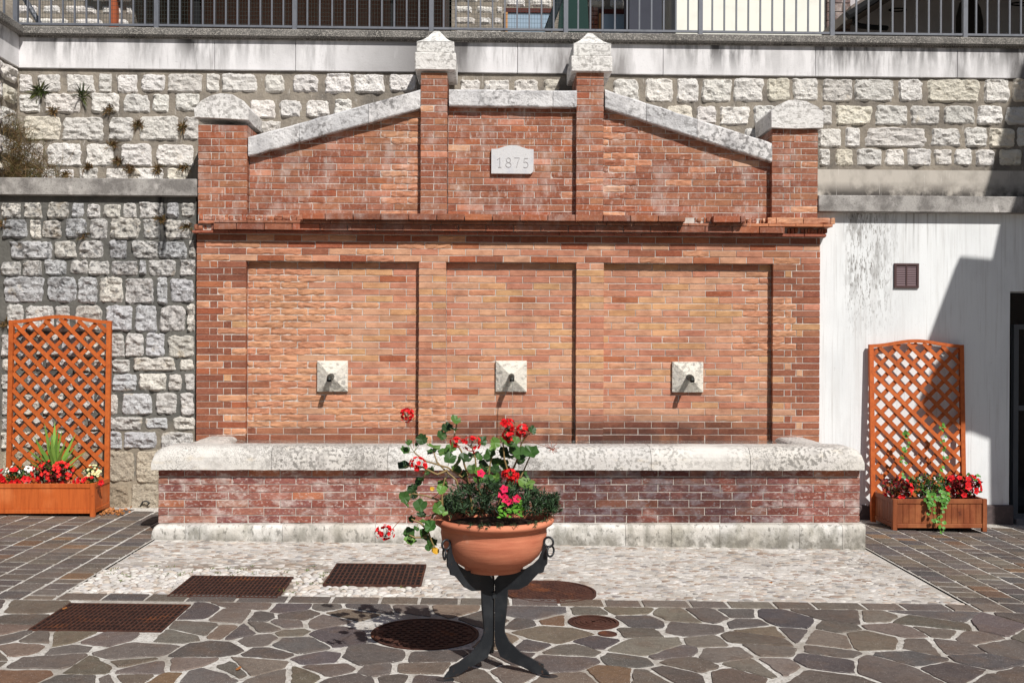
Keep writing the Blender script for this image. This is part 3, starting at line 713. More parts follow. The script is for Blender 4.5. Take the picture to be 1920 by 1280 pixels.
def tone_for(px, py, rough):
    if rough > 0: return jit(rb.choice(ROU if py > 440 else ROU[1:] + MID[:2]), .1, rb)
    u = rb.random()
    if py < 400: return jit(rb.choice(ORA) if u < .08 else (rb.choice(SAL[5:]) if u < .16 else rb.choice(MID)), .09, rb)
    if py < 455: return jit(rb.choice(RED + ORA), .1, rb)
    if py < 497:
        return jit(rb.choice(ORA) if u < .25 else (rb.choice(SAL) if px > 600 and u < .8 else rb.choice(MID + SAL[5:])), .08, rb)
    if px < 463: return jit(rb.choice(ORA + YEL[:1]) if u < .12 else rb.choice(RED), .12, rb)
    if px > 1449: return jit(rb.choice(YEL) if u < .12 else rb.choice(RED[:3] + MID + SAL[5:]), .12, rb)
    if py > 795: return jit(rb.choice(MID + RED[:3]), .12, rb)
    if px < 560: return jit(rb.choice(MID + SAL[5:]), .12, rb)
    yp = .17 if 500 < py < 720 else .06
    return jit(rb.choice(YEL) if u < yp else (rb.choice(ORA + SAL[5:]) if u > .93 else rb.choice(SAL)), .08, rb)
def rough_for(px, py):
    u = rb.random()
    if py > 497:
        if 463 < px < 590 and u < .92 and py < 800: return rb.uniform(.7, 1.2)
        if 590 <= px < 640 and u < .5 and py < 800: return rb.uniform(.4, .8)
        if 590 <= px < 850 and 738 < py < 800 and u < .8: return rb.uniform(.6, 1)
        if 425 < px <= 463 and u < .35: return .6
        if 1375 < px < 1448 and 500 < py < 668 and u < .7: return rb.uniform(.5, .9)
        if 1449 <= px < 1480 and 560 < py < 662 and u < .8: return 1
        if u < .06: return .35
        return 0
    if 440 < py <= 497: return .7 if (u < .35 and 440 < px < 700) or u < .06 else 0
    if 728 < px < 788 and u < .7: return rb.uniform(.6, 1)
    if 1133 < px < 1192 and u < .65: return rb.uniform(.6, 1)
    if u < .05: return .5
    return 0
for lst, BS in ((RED, (.74, .88, .90)), (SAL, (1.0, 1.26, 1.36)), (YEL, (.98, .96, 1.15)), (ORA, (.74, .98, 1.3)), (ROU, (.90, 1.02, 1.2)), (MID, (.80, .99, 1.05))):
    for i, c in enumerate(lst): lst[i] = tuple(a * b for a, b in zip(c, BS))
    mean_ = tuple(sum(c[k] for c in lst) / len(lst) for k in range(3))
    for i, c in enumerate(lst): lst[i] = tuple(a * .62 + b * .38 for a, b in zip(c, mean_))
YEL[:] = [tuple(a * .8 + b * .2 for a, b in zip(c, SAL[2])) for c in YEL]
RED[:] = [tuple(a * .75 + b * .25 for a, b in zip(c, MID[2])) for c in RED]
ROU[:] = [tuple(a * .6 + b * .4 for a, b in zip(c, SAL[0])) for c in ROU]
bricks = []   # (visible size, x0,x1,z0,z1,yf,dep,tone,rough)
def course(x0, x1, z0, z1, yf, dep, pat, row, test=None, rng=rb, tone=None, rough=None, J=.0070):
    w = x1 - x0
    if pat == 'run':
        L = .2615; x = x0 - ((row % 2) * .5 * L + (row % 4 == 3) * .03 + .05) % L; xs = []
        while x < x1:
            a, b = max(x, x0), min(x + L, x1)
            if b - a > .03: xs.append((a, b))
            elif xs and a > x0: xs[-1] = (xs[-1][0], b)
            x += L
        if xs: xs[0] = (x0, xs[0][1])
    else:
        fr = {'mid': ((.5, .5), (1,)), 'oL': ((.27, .155, .575), (.55, .16, .29)), 'oR': ((.50, .14, .36), (.25, .15, .6)), 'whole': ((1,), (1,))}[pat][row % 2]
        xs = []; x = x0
        for f in fr: xs.append((x, x + f * w)); x += f * w
    for a, b in xs:
        a2, b2 = a + (J / 2 if a > x0 + 1e-4 else 0), b - (J / 2 if b < x1 - 1e-4 else 0)
        if test and not test((a2 + b2) / 2, (z0 + z1) / 2): continue
        px, py = px_of(Vector(((a2 + b2) / 2, yf, (z0 + z1) / 2)))
        ro = rough_for(px, py) if rough is None else rough
        bricks.append((((b2 - a2) * (z1 - z0)), a2, b2, z0 + J / 2, z1 - J / 2, yf, dep, tone_for(px, py, ro) if tone is None else tone, ro))
YP = .072
PX = {k: X(k) for k in (368, 461, 785, 836, 1080, 1132, 1449, 1537)}
for row in range(-3, 27):
    za, zb = z0r + row * P, z0r + (row + 1) * P
    course(PX[368], PX[461], za, zb, 0, .12, 'oL', row)
    course(PX[785], PX[836], za, zb, 0, .12, 'mid', row)
    course(PX[1080], PX[1132], za, zb, 0, .12, 'mid', row)
    course(PX[1449], PX[1537], za, zb, 0, .12, 'oR', row)
    blk = [(X(595) - .01, X(652) + .01), (X(930) - .01, X(988) + .01), (X(1261) - .01, X(1319) + .01)]
    for a, b in ((461, 785), (836, 1080), (1132, 1449)):
        course(PX[a] + .004, PX[b] - .004, za, zb, YP, .05, 'run', row)
for row in range(27, 31):
    course(PX[368], PX[1537], z0r + row * P, z0r + (row + 1) * P, 0, .12, 'run', row)
zh = z0r + 27 * P; ztopf = z0r + 31 * P
e = .005
core.box(PX[368] + e, PX[461] - e, e, .11, z0r - .3, zh + .01); core.box(PX[785] + e, PX[836] - e, e, .11, z0r - .3, zh + .01)
core.box(PX[1080] + e, PX[1132] - e, e, .11, z0r - .3, zh + .01); core.box(PX[1449] + e, PX[1537] - e, e, .11, z0r - .3, zh + .01)
core.box(PX[368] + e, PX[1537] - e, e + .0005, .11, zh + .004, ztopf)
core.box(PX[368] + .006, PX[1537] - .006, YP + e, YU - .002, z0r - .6, ztopf - .01)
# cornice: stepped courses (py top, bottom, projection)
def cz(py): return Z(py, -.1)
zD1, zD0 = ztopf + .030, ztopf + .002
zC1 = zD1 + P + .0; zB1 = zC1 + .030; zA1 = zB1 + P
cor = []
def xin(a, b, x): return a <= x <= b
XA0, XA1 = X(566, -.2), X(1396, -.2)
gapA = (X(1296, -.2), X(1344, -.2))
course(X(360, -.08), X(1548, -.08), zD0, zD1, -.085, .2, 'run', 1, tone=s2l((150, 84, 64)), rough=0, J=.004)
course(X(400, -.12), X(1470, -.12), zD1, zC1, -.12, .24, 'run', 0, rough=0)
course(X(400, -.125), X(1400, -.125), zC1, zB1, -.125, .24, 'run', 3, tone=s2l((156, 100, 76)), rough=0, J=.004)
course(XA0, XA1, zB1, zA1, -.2, .32, 'run', 0, test=lambda x, z: not xin(*gapA, x), rough=0)
# broken remains of the corbelled courses
def stubs(x0, x1, z0, z1, yf, seed, w=(.035, .085)):
    r = random.Random(seed); x = x0
    while x < x1 - .02:
        l = min(r.uniform(*w), x1 - x)
        if r.random() < .9:
            bricks.append((.0, x + .003, x + l - .003, z0 + r.uniform(.003, .012), z1 - r.uniform(.003, .012), yf + r.uniform(0, .035), .2, jit(r.choice(MID + ORA + [s2l((196, 150, 124))]), .15, r), 1.0))
        x += l
stubs(X(371, -.05), XA0, zB1 + .0, zA1, -.05, 1); stubs(*gapA, zB1, zA1, -.13, 2, (.02, .045)); stubs(XA1, X(1440, -.05), zB1, zA1, -.06, 3, (.02, .05))
stubs(X(362, -.06), X(400, -.1), zD1, zC1, -.05, 4, (.03, .06)); stubs(X(1476, -.06), X(1552, -.08), zD1, zC1, -.07, 5, (.018, .04))
course(X(1440, -.12), X(1566, -.12), zB1, zA1, -.10, .24, 'run', 1, rough=.7)
course(X(1400, -.14), X(1560, -.12), zC1, zB1, -.125, .24, 'run', 2, tone=s2l((196, 128, 92)), rough=0, J=.004)
course(X(371, -.06), X(400, -.1), zC1, zB1, -.06, .2, 'run', 2, tone=s2l((186, 120, 92)), rough=.5, J=.004)
core.box(X(372), X(1545), -.02, .3, ztopf + .001, zA1 - .006)
core.box(XA0 + .004, XA1 - .004, -.10, .2, zD1 + .003, zA1 - .012)
# upper storey
zU = zA1 - .004
def py2z(py, y=0): return Z(py, y, 915)
nU = 40
piers = [(371, 463, 236, 'oL'), (788, 838, 138, 'mid'), (1080, 1131, 138, 'mid'), (1447, 1533, 244, 'oR')]
for a, b, top, pat in piers:
    xa, xb = X(a, 0, 400), X(b, 0, 400); zt = Z(top - 2, 0, (a + b) / 2)
    n = int(round((zt - zU) / P)); ph = (zt - zU) / n
    for row in range(n): course(xa, xb, zU + row * ph, zU + (row + 1) * ph, 0, .12, pat, row)
    core.box(xa + e, xb - e, e, .5, zU - .02, zt)
    # brick side faces of the pier: a coursed return seen beneath the cap
    sgn = 1 if a < 900 else -1; xs_ = xb if a < 900 else xa
    for row in range(n):
        for k in range(2):
            y0_ = .125 + k * .19; x_in = xs_ - .05 * sgn
            bricks.append((0.0, min(x_in, xs_), max(x_in, xs_), zU + row * ph + .004, zU + (row + 1) * ph - .004, y0_, .182, jit(rb.choice(RED), .1, rb), 0))
def rakeL(x):  # underside of the left sloping coping
    (xa, za), (xb, zb_) = (X(463), Z(293, 0, 463)), (X(788), Z(203, 0, 788)); return za + (zb_ - za) * (x - xa) / (xb - xa)
def rakeR(x):
    (xa, za), (xb, zb_) = (X(1131), Z(203, 0, 1131)), (X(1447), Z(304, 0, 1447)); return za + (zb_ - za) * (x - xa) / (xb - xa)
zMid = Z(200, 0, 960)
pl = (X(920), X(1000), Z(327, 0, 960), Z(280, 0, 960))
for row in range(nU):
    za, zb = zU + row * P, zU + (row + 1) * P
    course(X(463) + .003, X(788) - .003, za, zb, YP, .05, 'run', row, test=lambda x, z: z < rakeL(x) + .05)
    course(X(1131) + .003, X(1447) - .003, za, zb, YP, .05, 'run', row, test=lambda x, z: z < rakeR(x) + .05)
    if za < zMid + .05:
        course(X(838) + .003, X(1080) - .003, za, zb, YP, .05, 'run', row)
core.prism([(X(463), zU - .02), (X(788), zU - .02), (X(788), rakeL(X(788)) + .04), (X(463), rakeL(X(463)) + .04)], YP + e, YU - .05)
core.prism([(X(1131), zU - .02), (X(1447), zU - .02), (X(1447), rakeR(X(1447)) + .04), (X(1131), rakeR(X(1131)) + .04)], YP + e, YU - .05)
core.box(X(838), X(1080), YP + e, YU - .05, zU - .02, zMid + .04)
wallpart = core.build('masonry_core', m_mortar, fac)
# the 300 largest bricks singly, the others joined
bricks.sort(key=lambda b: -b[0])
cache = {}
rest = MB()
QT = lambda t: tuple(round(v, 2) for v in t)
for i, (ar, a, b, z0_, z1_, yf, dep, tn, ro) in enumerate(bricks):
    if i < 296:
        L_, H_ = round(b - a, 3), round(z1_ - z0_, 3)
        key = (L_, H_, dep, QT(tn), ro > 0 and rb.randrange(6))
        if key not in cache:
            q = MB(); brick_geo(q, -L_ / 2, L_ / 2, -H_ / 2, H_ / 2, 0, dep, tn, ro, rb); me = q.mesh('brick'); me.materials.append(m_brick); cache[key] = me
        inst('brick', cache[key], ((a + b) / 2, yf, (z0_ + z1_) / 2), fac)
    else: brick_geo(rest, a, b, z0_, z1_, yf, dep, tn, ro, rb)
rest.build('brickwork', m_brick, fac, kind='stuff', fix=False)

# coping stones
def wobble(mb, s_=.004, f=9):
    for i, (x, y, z) in enumerate(mb.v):
        n = noise.noise_vector(Vector((x * f, y * f, z * f))); mb.v[i] = (x + n.x * s_, y + n.y * s_, z + n.z * s_)
def long_stone(pa, pb, h, y0, y1, name, tone, parent, mat=m_coping, seg=.09, amp=.007):
    """stone from pa to pb (x,z of underside), thickness h, subdivided so that its edges waver"""
    n = max(2, int(math.hypot(pb[0] - pa[0], pb[1] - pa[1]) / seg)); mb = MB(); vs = []
    d = Vector((pb[0] - pa[0], 0, pb[1] - pa[1])).normalized(); nn = Vector((-d.z, 0, d.x))
    if abs(d.z) > .05: nn = Vector((0, 0, 1 / max(.3, abs(d.x))))
    prof = [(y0 + .006, 0), (y0, .01), (y0, h * .33), (y0, h * .66), (y0, h - .015), (y0 + .012, h), (y1, h), (y1, 0)]
    for i in range(n + 1):
        c = Vector((pa[0] + (pb[0] - pa[0]) * i / n, 0, pa[1] + (pb[1] - pa[1]) * i / n))
        for y, k in prof:
            p = c + nn * k; w = noise.noise_vector(p * 11 + Vector((0, y * 11, 0)))
            end = 0 if i in (0, n) else 1
            vs.append((p.x + w.x * amp * end, y + w.y * amp, p.z + w.z * amp))
    k = len(prof); fs = [tuple(range(k)), tuple(n * k + i for i in range(k - 1, -1, -1))]
    for i in range(n):
        for j in range(k): fs.append((i * k + j, i * k + (j + 1) % k, (i + 1) * k + (j + 1) % k, (i + 1) * k + j))
    mb.add(vs, fs, tone); return mb.build(name, mat, parent)
CT = [s2l(c) for c in ((216, 214, 214), (206, 205, 206), (222, 219, 218))]
def split(fn, x0, x1, cuts, h, name='coping_stone'):
    xs = [x0] + cuts + [x1]
    for i, (a, b) in enumerate(zip(xs, xs[1:])):
        long_stone((a + .002, fn(a)), (b - .002, fn(b)), h, -.008, .36, name, CT[i % 3], fac)
hR = Z(168, 0, 790) - Z(203, 0, 790)
split(rakeL, X(464), X(787), [X(560), X(690)], hR * .97)
split(rakeR, X(1132), X(1446), [X(1210), X(1305)], hR * .97)
split(lambda x: zMid, X(840), X(1080), [X(1035)], Z(169, 0, 960) - zMid)
# caps
def cap_poly(cx, prof, y0, y1, parent, label=None):
    mb = MB(); n = len(prof); vs = []
    ys = [y0, y0 + .006, (y0 + y1) / 2, y1]
    for yi, y in enumerate(ys):
        for px, py in prof:
            w = W(px, py, y0); k = .985 if yi == 0 else 1
            w = Vector((cx + (w.x - cx) * k, y, w.z))
            nz = noise.noise_vector(w * 9) * .006
            vs.append((w.x + nz.x, y + nz.y, w.z + nz.z))
    fs = [tuple(range(n)), tuple(3 * n + i for i in range(n - 1, -1, -1))]
    for q in range(3):
        for i in range(n): fs.append((q * n + i, q * n + (i + 1) % n, (q + 1) * n + (i + 1) % n, (q + 1) * n + i))
    mb.add(vs, fs, s2l((224, 221, 218))); o = mb.build('capstone', m_cap, parent)
    if label: o['label'] = label
YC = -.045
cap_poly(X(414), [(364, 220), (363, 205), (376, 189), (397, 178), (414, 175), (436, 178), (457, 190), (466, 203), (465, 225), (440, 224), (414, 222), (388, 221)], YC, .56, fac)
cap_poly(X(1492), [(1446, 239), (1446, 208), (1456, 198), (1478, 189), (1492, 187), (1512, 190), (1534, 200), (1545, 211), (1544, 239), (1520, 240), (1495, 241), (1470, 240)], YC, .56, fac)
def mid_cap(a0, a1, b0, b1, yb, ym, yt, ypk):
    cx = (X(a0) + X(a1)) / 2; base = Z(yb, YC, 960 if a0 > 900 else 815)
    mb = MB(); z1 = Z(ym, YC, a0); mb.bbox(X(a0, YC), X(a1, YC), YC, .54, Z(yb, YC, a0), z1, .008, s2l((226, 223, 219))); 
    hw = (X(b1, YC) - X(b0, YC)) / 2; z2 = Z(yt, YC, a0); yc = YC + .012; yd = .53
    mb.bbox(cx - hw, cx + hw, yc, yd, z1 + .002, z2, .006, s2l((228, 226, 222)))
    pk = Z(ypk, (yc + yd) / 2, a0); n = 6; hy = (yd - yc) / 2; cy = (yc + yd) / 2
    vs = []; fs = []
    for i in range(n + 1):
        t = i / n; k = (1 - t) ** 1.0; h = (pk - z2) * (t ** 1.55 * .75 + .25 * t); s_ = 1 - t * .86
        vs += [(cx - hw * s_, cy - hy * s_, z2 + h), (cx + hw * s_, cy - hy * s_, z2 + h), (cx + hw * s_, cy + hy * s_, z2 + h), (cx - hw * s_, cy + hy * s_, z2 + h)]
    for i in range(n):
        for j in range(4): fs.append((i * 4 + j, i * 4 + (j + 1) % 4, (i + 1) * 4 + (j + 1) % 4, (i + 1) * 4 + j))
    fs.append((n * 4, n * 4 + 1, n * 4 + 2, n * 4 + 3)); mb.add(vs, fs, s2l((232, 230, 226)))
    wobble(mb, .005); mb.build('capstone', m_cap, fac)
mid_cap(776, 853, 780, 850, 131, 98, 77, 60)
mid_cap(1069, 1146, 1072, 1143, 134, 104, 80, 64)
# date plaque 1875
zt_, zb_, xl_, xr_ = Z(280, .05, 960), Z(326, .05, 960), X(920, .05), X(999, .05)
pr = [(xl_, zb_), (xr_ - .03, zb_), (xr_ - .012, zb_ + .012), (xr_, zb_ + .03), (xr_, zt_)]
for i in range(9):
    t = i / 8; x = xr_ - .05 - (xr_ - xl_ - .1) * t; pr.append((x, zt_ + .038 * math.sin(math.pi * t) ** 1.3))
pr.append((xl_, zt_))
mb = MB(); mb.prism(pr, YP - .035, YP + .02); plq = mb.build('date_plaque', m_plaque, fac); plq['label'] = 'pale stone plaque with arched top carved with 1875'
DG = {'1': [[(.1, .8), (.5, 1), (.5, 0)], [(.25, 0), (.75, 0)]],
      '8': [[(.5 + .32 * math.cos(t * .5236), .75 + .25 * math.sin(t * .5236)) for t in range(13)], [(.5 + .42 * math.cos(t * .5236), .25 + .25 * math.sin(t * .5236)) for t in range(13)]],
      '7': [[(.05, 1), (.9, 1), (.6, .5), (.42, 0)]],
      '5': [[(.85, 1), (.3, 1), (.22, .56), (.5, .62), (.8, .5), (.88, .28), (.72, .06), (.45, 0), (.15, .08)]]}
mb = MB(); cw = .062; hh = .092; xs0 = X(930, .04)
for i, ch in enumerate('1875'):
    for st_ in DG[ch]:
        pts = [(xs0 + i * .083 + p_[0] * cw, YP - .0365, Z(314, .04, 960) + (-.004 if ch == '5' else 0) + p_[1] * hh) for p_ in st_]
        mb.tube(pts, .0036, 4)
mb.build('raised_date', m_groove, plq)  # raised strokes, their darker tone imitates shaded grooves
# spout blocks and spouts
for k, (a, b, t_, b_) in enumerate(((595, 652, 676, 734), (930, 988, 676, 734), (1261, 1319, 678, 735))):
    xa, xb, za, zb = X(a, .04), X(b, .04), Z(b_, .04, a), Z(t_, .04, a); cx, cz_ = (xa + xb) / 2, (za + zb) / 2
    yb_ = YP - .03; yp = YP - .10
    mb = MB(); j = lambda: R.uniform(-.003, .003)
    q = [(xa, za), (xb, za), (xb, zb), (xa, zb)]
    vs = [(x, YP + .02, z) for x, z in q] + [(x, yb_, z) for x, z in q]
    ap = [(cx - .018, yp, cz_ - .018), (cx + .018, yp, cz_ - .018), (cx + .018, yp, cz_ + .018), (cx - .018, yp, cz_ + .018)]
    vs += ap; fs = [(8, 9, 10, 11)] + [(i, (i + 1) % 4, 4 + (i + 1) % 4, 4 + i) for i in range(4)] + [(4 + i, 4 + (i + 1) % 4, 8 + (i + 1) % 4, 8 + i) for i in range(4)]
    mb.add(vs, fs, s2l((222, 216, 204))); blkp = mb.build('spout_block', m_cap, fac)
    lab = ['left', 'middle', 'right'][k]
    mb = MB(); L_ = .25; y_e = YP - L_
    mb.tube([(cx, yp + .02, cz_), (cx, yp - .05, cz_ + .004), (cx, y_e + .035, cz_ - .002), (cx, y_e + .012, cz_ - .014), (cx, y_e, cz_ - .034)], [.03, .027, .025, .024, .023], 14, cap=False)
    mb.tube([(cx, y_e + .004, cz_ - .028), (cx, y_e + .003, cz_ - .030)], .012, 10)
    mb.build('spout', m_bronze, blkp, smooth=True)
    if k == 1: SPT = (cx, y_e, cz_ - .034)

# ================================================================== basin
YF = -1.36
xb0, xb1 = X(297, YF, 930), X(1612, YF, 930)
zrb = Z(881, YF - .07, 955); zrt = zrb + .188; zpl = Z(980, YF, 955)
bas = root('fountain_basin', ((xb0 + xb1) / 2, YF, gz(0)), 'long low brick water trough in front of the facade with a rounded white stone rim', 'fountain basin')
mb = MB(); mb.box(xb0 + .006, xb1 - .006, YF + .006, YF + .25, zpl - .2, zrb + .02); mb.box(xb0 + .006, xb0 + .25, YF + .252, -.002, zpl - .2, zrb + .02); mb.box(xb1 - .25, xb1 - .006, YF + .252, -.002, zpl - .2, zrb + .02)
mb.box(xb0 + .25, xb1 - .25, YF + .25, -.002, zpl - .2, zpl + .05)
bw = mb.build('basin_wall', m_mortar, bas)
keep = bricks; bricks = []
BT = [tuple(v_ * k_ for v_, k_ in zip(s2l(c), (.80, .98, 1.08))) for c in ((160, 98, 84), (156, 84, 68), (150, 78, 64), (172, 104, 86), (160, 92, 80), (148, 84, 76), (178, 112, 90))]
nrow = 7; ph = (zrb - zpl) / nrow
for row in range(nrow):
    za = zpl + row * ph
    n0 = len(bricks); course(xb0, xb1, za, za + ph, YF, .1, 'run', row, rough=0)
    for i in range(n0, len(bricks)):
        b_ = list(bricks[i]); b_[7] = jit(rb.choice(BT) if rb.random() > .05 else s2l((176, 112, 84)), .07, rb); b_[8] = .6 if (row == nrow - 2 and rb.random() < .35) or rb.random() < .04 else 0
        bricks[i] = tuple(b_)
for (ar, a, b, z0_, z1_, yf, dep, tn, ro) in bricks:
    q = MB(); brick_geo(q, -(b - a) / 2, (b - a) / 2, -(z1_ - z0_) / 2, (z1_ - z0_) / 2, 0, dep, tn, ro, rb); me = q.mesh('brick'); me.materials.append(m_brick)
    inst('brick', me, ((a + b) / 2, yf, (z0_ + z1_) / 2), bas)
sd = MB()
for row in range(nrow):
    za = zpl + row * ph; y = YF + .105; off = (row % 2) * .13
    while y < -.02:
        l = min(.25 - off, -.01 - y); off = 0
        for xs_, s_ in ((xb0, 1), (xb1, -1)):
            a, b = sorted((xs_ , xs_ + .09 * s_)); sd.box(a, b, y, y + l, za + .0045, za + ph - .0045, jit(rb.choice(BT), .12, rb))
        y += l + .009
sd.build('side_brickwork', m_brick, bas, kind='stuff')
def rim_block(p0, p1, w, name, mat, prof, tone, endr=(0, 0), seg=.06, amp=.004):
    """sweep a profile (across, up) from p0 to p1 (2D); endr rounds the ends off"""
    d = Vector((p1[0] - p0[0], p1[1] - p0[1])); L_ = d.length; d.normalize(); nrm = Vector((-d.y, d.x))
    n = max(3, int(L_ / seg)); ts = [L_ * i / n for i in range(n + 1)]
    for e_, s_ in ((0, 1), (1, -1)):
        if endr[e_]:
            extra = [endr[e_] * k for k in (.08, .2, .4, .7)]
            ts += [k if e_ == 0 else L_ - k for k in extra]
    ts = sorted(ts); vs = []; k = len(prof); zmid = min(z for _, z in prof)
    for t in ts:
        sh = 1.0; 
        for e_, dist in ((0, t), (1, L_ - t)):
            if endr[e_] and dist < endr[e_]: q = 1 - dist / endr[e_]; sh = min(sh, math.sqrt(max(0, 1 - q * q)) * .45 + .55)
        for a, z in prof:
            zz = zmid + (z - zmid) * sh; p = Vector((p0[0] + d.x * t + nrm.x * a, p0[1] + d.y * t + nrm.y * a, zz))
            wv = noise.noise_vector(p * 7) * amp + noise.noise_vector(p * 24) * amp * .4
            vs.append(tuple(p + wv))
    fs = [tuple(range(k)), tuple((len(ts) - 1) * k + i for i in range(k - 1, -1, -1))]
    for i in range(len(ts) - 1):
        for j in range(k): fs.append((i * k + j, i * k + (j + 1) % k, (i + 1) * k + (j + 1) % k, (i + 1) * k + j))
    mb = MB(); mb.add(vs, fs, tone); return mb
def bull(w, h, z, rf, rbk):
    pr = [(0.0, z), (0.0, z + h - rf)]
    for i in range(1, 7): a = i / 6 * math.pi / 2; pr.append((rf * (1 - math.cos(a)), z + h - rf + rf * math.sin(a)))
    for i in range(0, 5): a = i / 4 * math.pi / 2; pr.append((w - rbk * (1 - math.sin(a)), z + h - rbk + rbk * math.cos(a)))
    pr.append((w, z)); return pr
YRF = YF - .075; xr0, xr1 = X(283, YRF, 860), X(1622, YRF, 860)
RT = [s2l(c) for c in ((214, 210, 204), (208, 203, 196), (218, 215, 210), (202, 199, 195))]
cuts = [xr0, X(509, YRF), X(728, YRF), X(940, YRF), X(1222, YRF), X(1408, YRF), xr1]
for i, (a, b) in enumerate(zip(cuts, cuts[1:])):
    mb = rim_block((a + .002, YRF), (b - .002, YRF), 0, '', None, bull(.37, zrt - zrb, zrb, .11, .06), RT[i % 4], (.14 if i == 0 else 0, .14 if i == len(cuts) - 2 else 0))
    mb.build('rim_stone', m_rim, bas, smooth=False)
for xa, s_ in ((xr0, 1), (xr1, -1)):
    if s_ == 1: mb = rim_block((xa + .37, YRF + .372), (xa + .37, -.003), 0, '', None, bull(.36, zrt - zrb - .045, zrb, .07, .12), RT[1], amp=.006)
    else: mb = rim_block((xa, YRF + .372), (xa, -.003), 0, '', None, bull(.36, zrt - zrb - .045, zrb, .12, .07), RT[3], amp=.006)
    mb.build('rim_stone', m_rim, bas)
# plinth stones
xp0, xp1 = X(282, YF - .1, 1000), X(1624, YF - .1, 1000); pc = [xp0] + [X(k, YF - .1) for k in (348, 375, 530, 705, 860, 1005, 1175, 1262, 1352, 1502, 1582)] + [xp1]
for i, (a, b) in enumerate(zip(pc, pc[1:])):
    zb_ = gz((a + b) / 2) - .05
    mb = rim_block((a + .0015, YF - .09), (b - .0015, YF - .09), 0, '', None, bull(.3, zpl - .001 - zb_, zb_, .035, .01), RT[(i * 3) % 4], (.05 if i == 0 else 0, 0), amp=.005)
    mb.build('plinth_stone', m_base, bas)
for xa, xb_ in ((xp0, xb0 + .05), (xb1 - .05, xp1)):
    mb = MB(); mb.bbox(xa, xb_, YF + .212, -.004, -.3, zpl - .002, .02, RT[2]); wobble(mb, .004); mb.build('plinth_stone', m_base, bas)
mb = MB(); mb.box(xb0 + .2, xb1 - .2, YF + .2, -.004, zrb + .06, Z(825, 0, 915)); wt = mb.build('basin_water', m_water, bas); wt['label'] = 'still water filling the trough'
bricks = keep
# stream of water from the middle spout
mb = MB(); pts = []
for i in range(15):
    t = i / 14; z = SPT[2] - (SPT[2] - (zrb + .1)) * t * t; pts.append((SPT[0] + .012 * t, SPT[1] - .015 - .05 * t, z))
mb.tube(pts, [.0045 - .002 * i / 14 + .0008 * math.sin(i * 2) for i in range(15)], 7)
st = mb.build('water_stream', m_water, smooth=True); tag(st, 'thin stream of water falling from the middle spout into the trough', 'water stream')

# ================================================================== railing on the coping
ztop = Z(59, YU - .09); YRL = YU - .02
rl = root('railing', (0, YRL, ztop), 'grey metal railing with thin upright bars along the top of the stone wall', 'railing')
H = 1.05
posts = [294, 553, 809, 1061, 1313, 1560, 1809, 2060]
px_l = [30] + posts
def bar(x, w, y, z0, z1, name, dep=None):
    mb = MB(); dep = dep or w; mb.box(x - w / 2, x + w / 2, y - dep / 2, y + dep / 2, z0, z1); mb.build(name, m_steel, rl)
pxs = [X(p, YRL, 30) for p in px_l]
for i, x in enumerate(pxs):
    bar(x, .045, YRL, ztop - .01, ztop + H, 'post')
zr = ztop + .03
for a, b in zip(pxs, pxs[1:]):
    mb = MB(); mb.box(a + .023, b - .023, YRL - .012, YRL + .012, zr, zr + .022); mb.build('bottom_rail', m_steel, rl)
    mb = MB(); mb.box(a + .023, b - .023, YRL - .02, YRL + .02, ztop + H - .04, ztop + H); mb.build('top_rail', m_steel, rl)
    n = int(round((b - a) / .12))
    for k in range(1, n):
        bar(a + (b - a) * k / n, .0155, YRL, zr + .022, ztop + H - .04, 'bar', .018)
mb = MB(); xs0, xs1 = pxs[0] + .02, X(1062, YRL)
yw = YRL + .02; x = xs0
while x < xs1:
    mb.box(x, x + .0022, yw, yw + .002, zr, ztop + H); x += .029
z = zr
while z < ztop + H:
    mb.box(xs0, xs1, yw + .002, yw + .004, z, z + .0022); z += .042
mb.build('wire_mesh', m_wire, rl, kind='stuff')
rl2 = root('railing', (xcorner, -1, ztop), 'short railing run on the side wall coping, left of the corner post', 'railing')
mb = MB(); xq = xcorner - .05
for k in range(2): mb.box(xq - .02, xq + .02, -1.2 + k * 1.4, -1.16 + k * 1.4, ztop, ztop + H)
mb.build('post', m_steel, rl2); mb = MB()
for k in range(26): mb.box(xq - .009, xq + .009, -2.6 + k * .12, -2.582 + k * .12, ztop + .05, ztop + H)
mb.build('bar', m_steel, rl2); mb = MB(); mb.box(xq - .012, xq + .012, -2.7, YRL - .05, ztop + .03, ztop + .05); mb.build('bottom_rail', m_steel, rl2)
# strut leaning behind the railing
mb = MB(); a = W(44, -6, 1.0); b = W(75, 46, 1.0); mb.tube([a + (a - b) * .6, b], .028, 8); o = mb.build('metal_strut', m_steel); tag(o, 'slanting metal prop behind the railing at the far left', 'prop')

# ================================================================== terrace and buildings behind the railing
tz = ztop - .08
mb = MB(); mb.box(-60, 60, YU + .5, 60, tz - .3, tz); o = mb.build('terrace_ground', m_ground); tag(o, kind='structure')
YT = 4.0
def TX(p): return X(p, YT, 20)
b1 = root('stone_house', (TX(140), YT, tz), 'pale stone house wall behind the railing at the upper left', 'house')
mb = MB(); mb.box(TX(-60), TX(252), YT, YT + 4, tz, tz + 4.5); mb.build('wall', m_rmortar, b1)
def blocks(x0, x1, z0, z1, yf, parent, r, h=.17, L=(.25, .5)):
    z = z0
    while z < z1:
        x = x0
        while x < x1 - .08:
            l = min(r.uniform(*L), x1 - x); me = stone_geo(l - .02, h - .02, .02, r, jit(r.choice(UPT), .08, r), nx=5, nz=3, rel=.01).mesh('stone'); me.materials.append(m_stone)
            inst('stone', me, (x + l / 2, yf, z + h / 2), parent); x += l
        z += h
rr = random.Random(5)
blocks(TX(20), TX(250), tz + .9, tz + 1.6, YT - .002, b1, rr, .17)
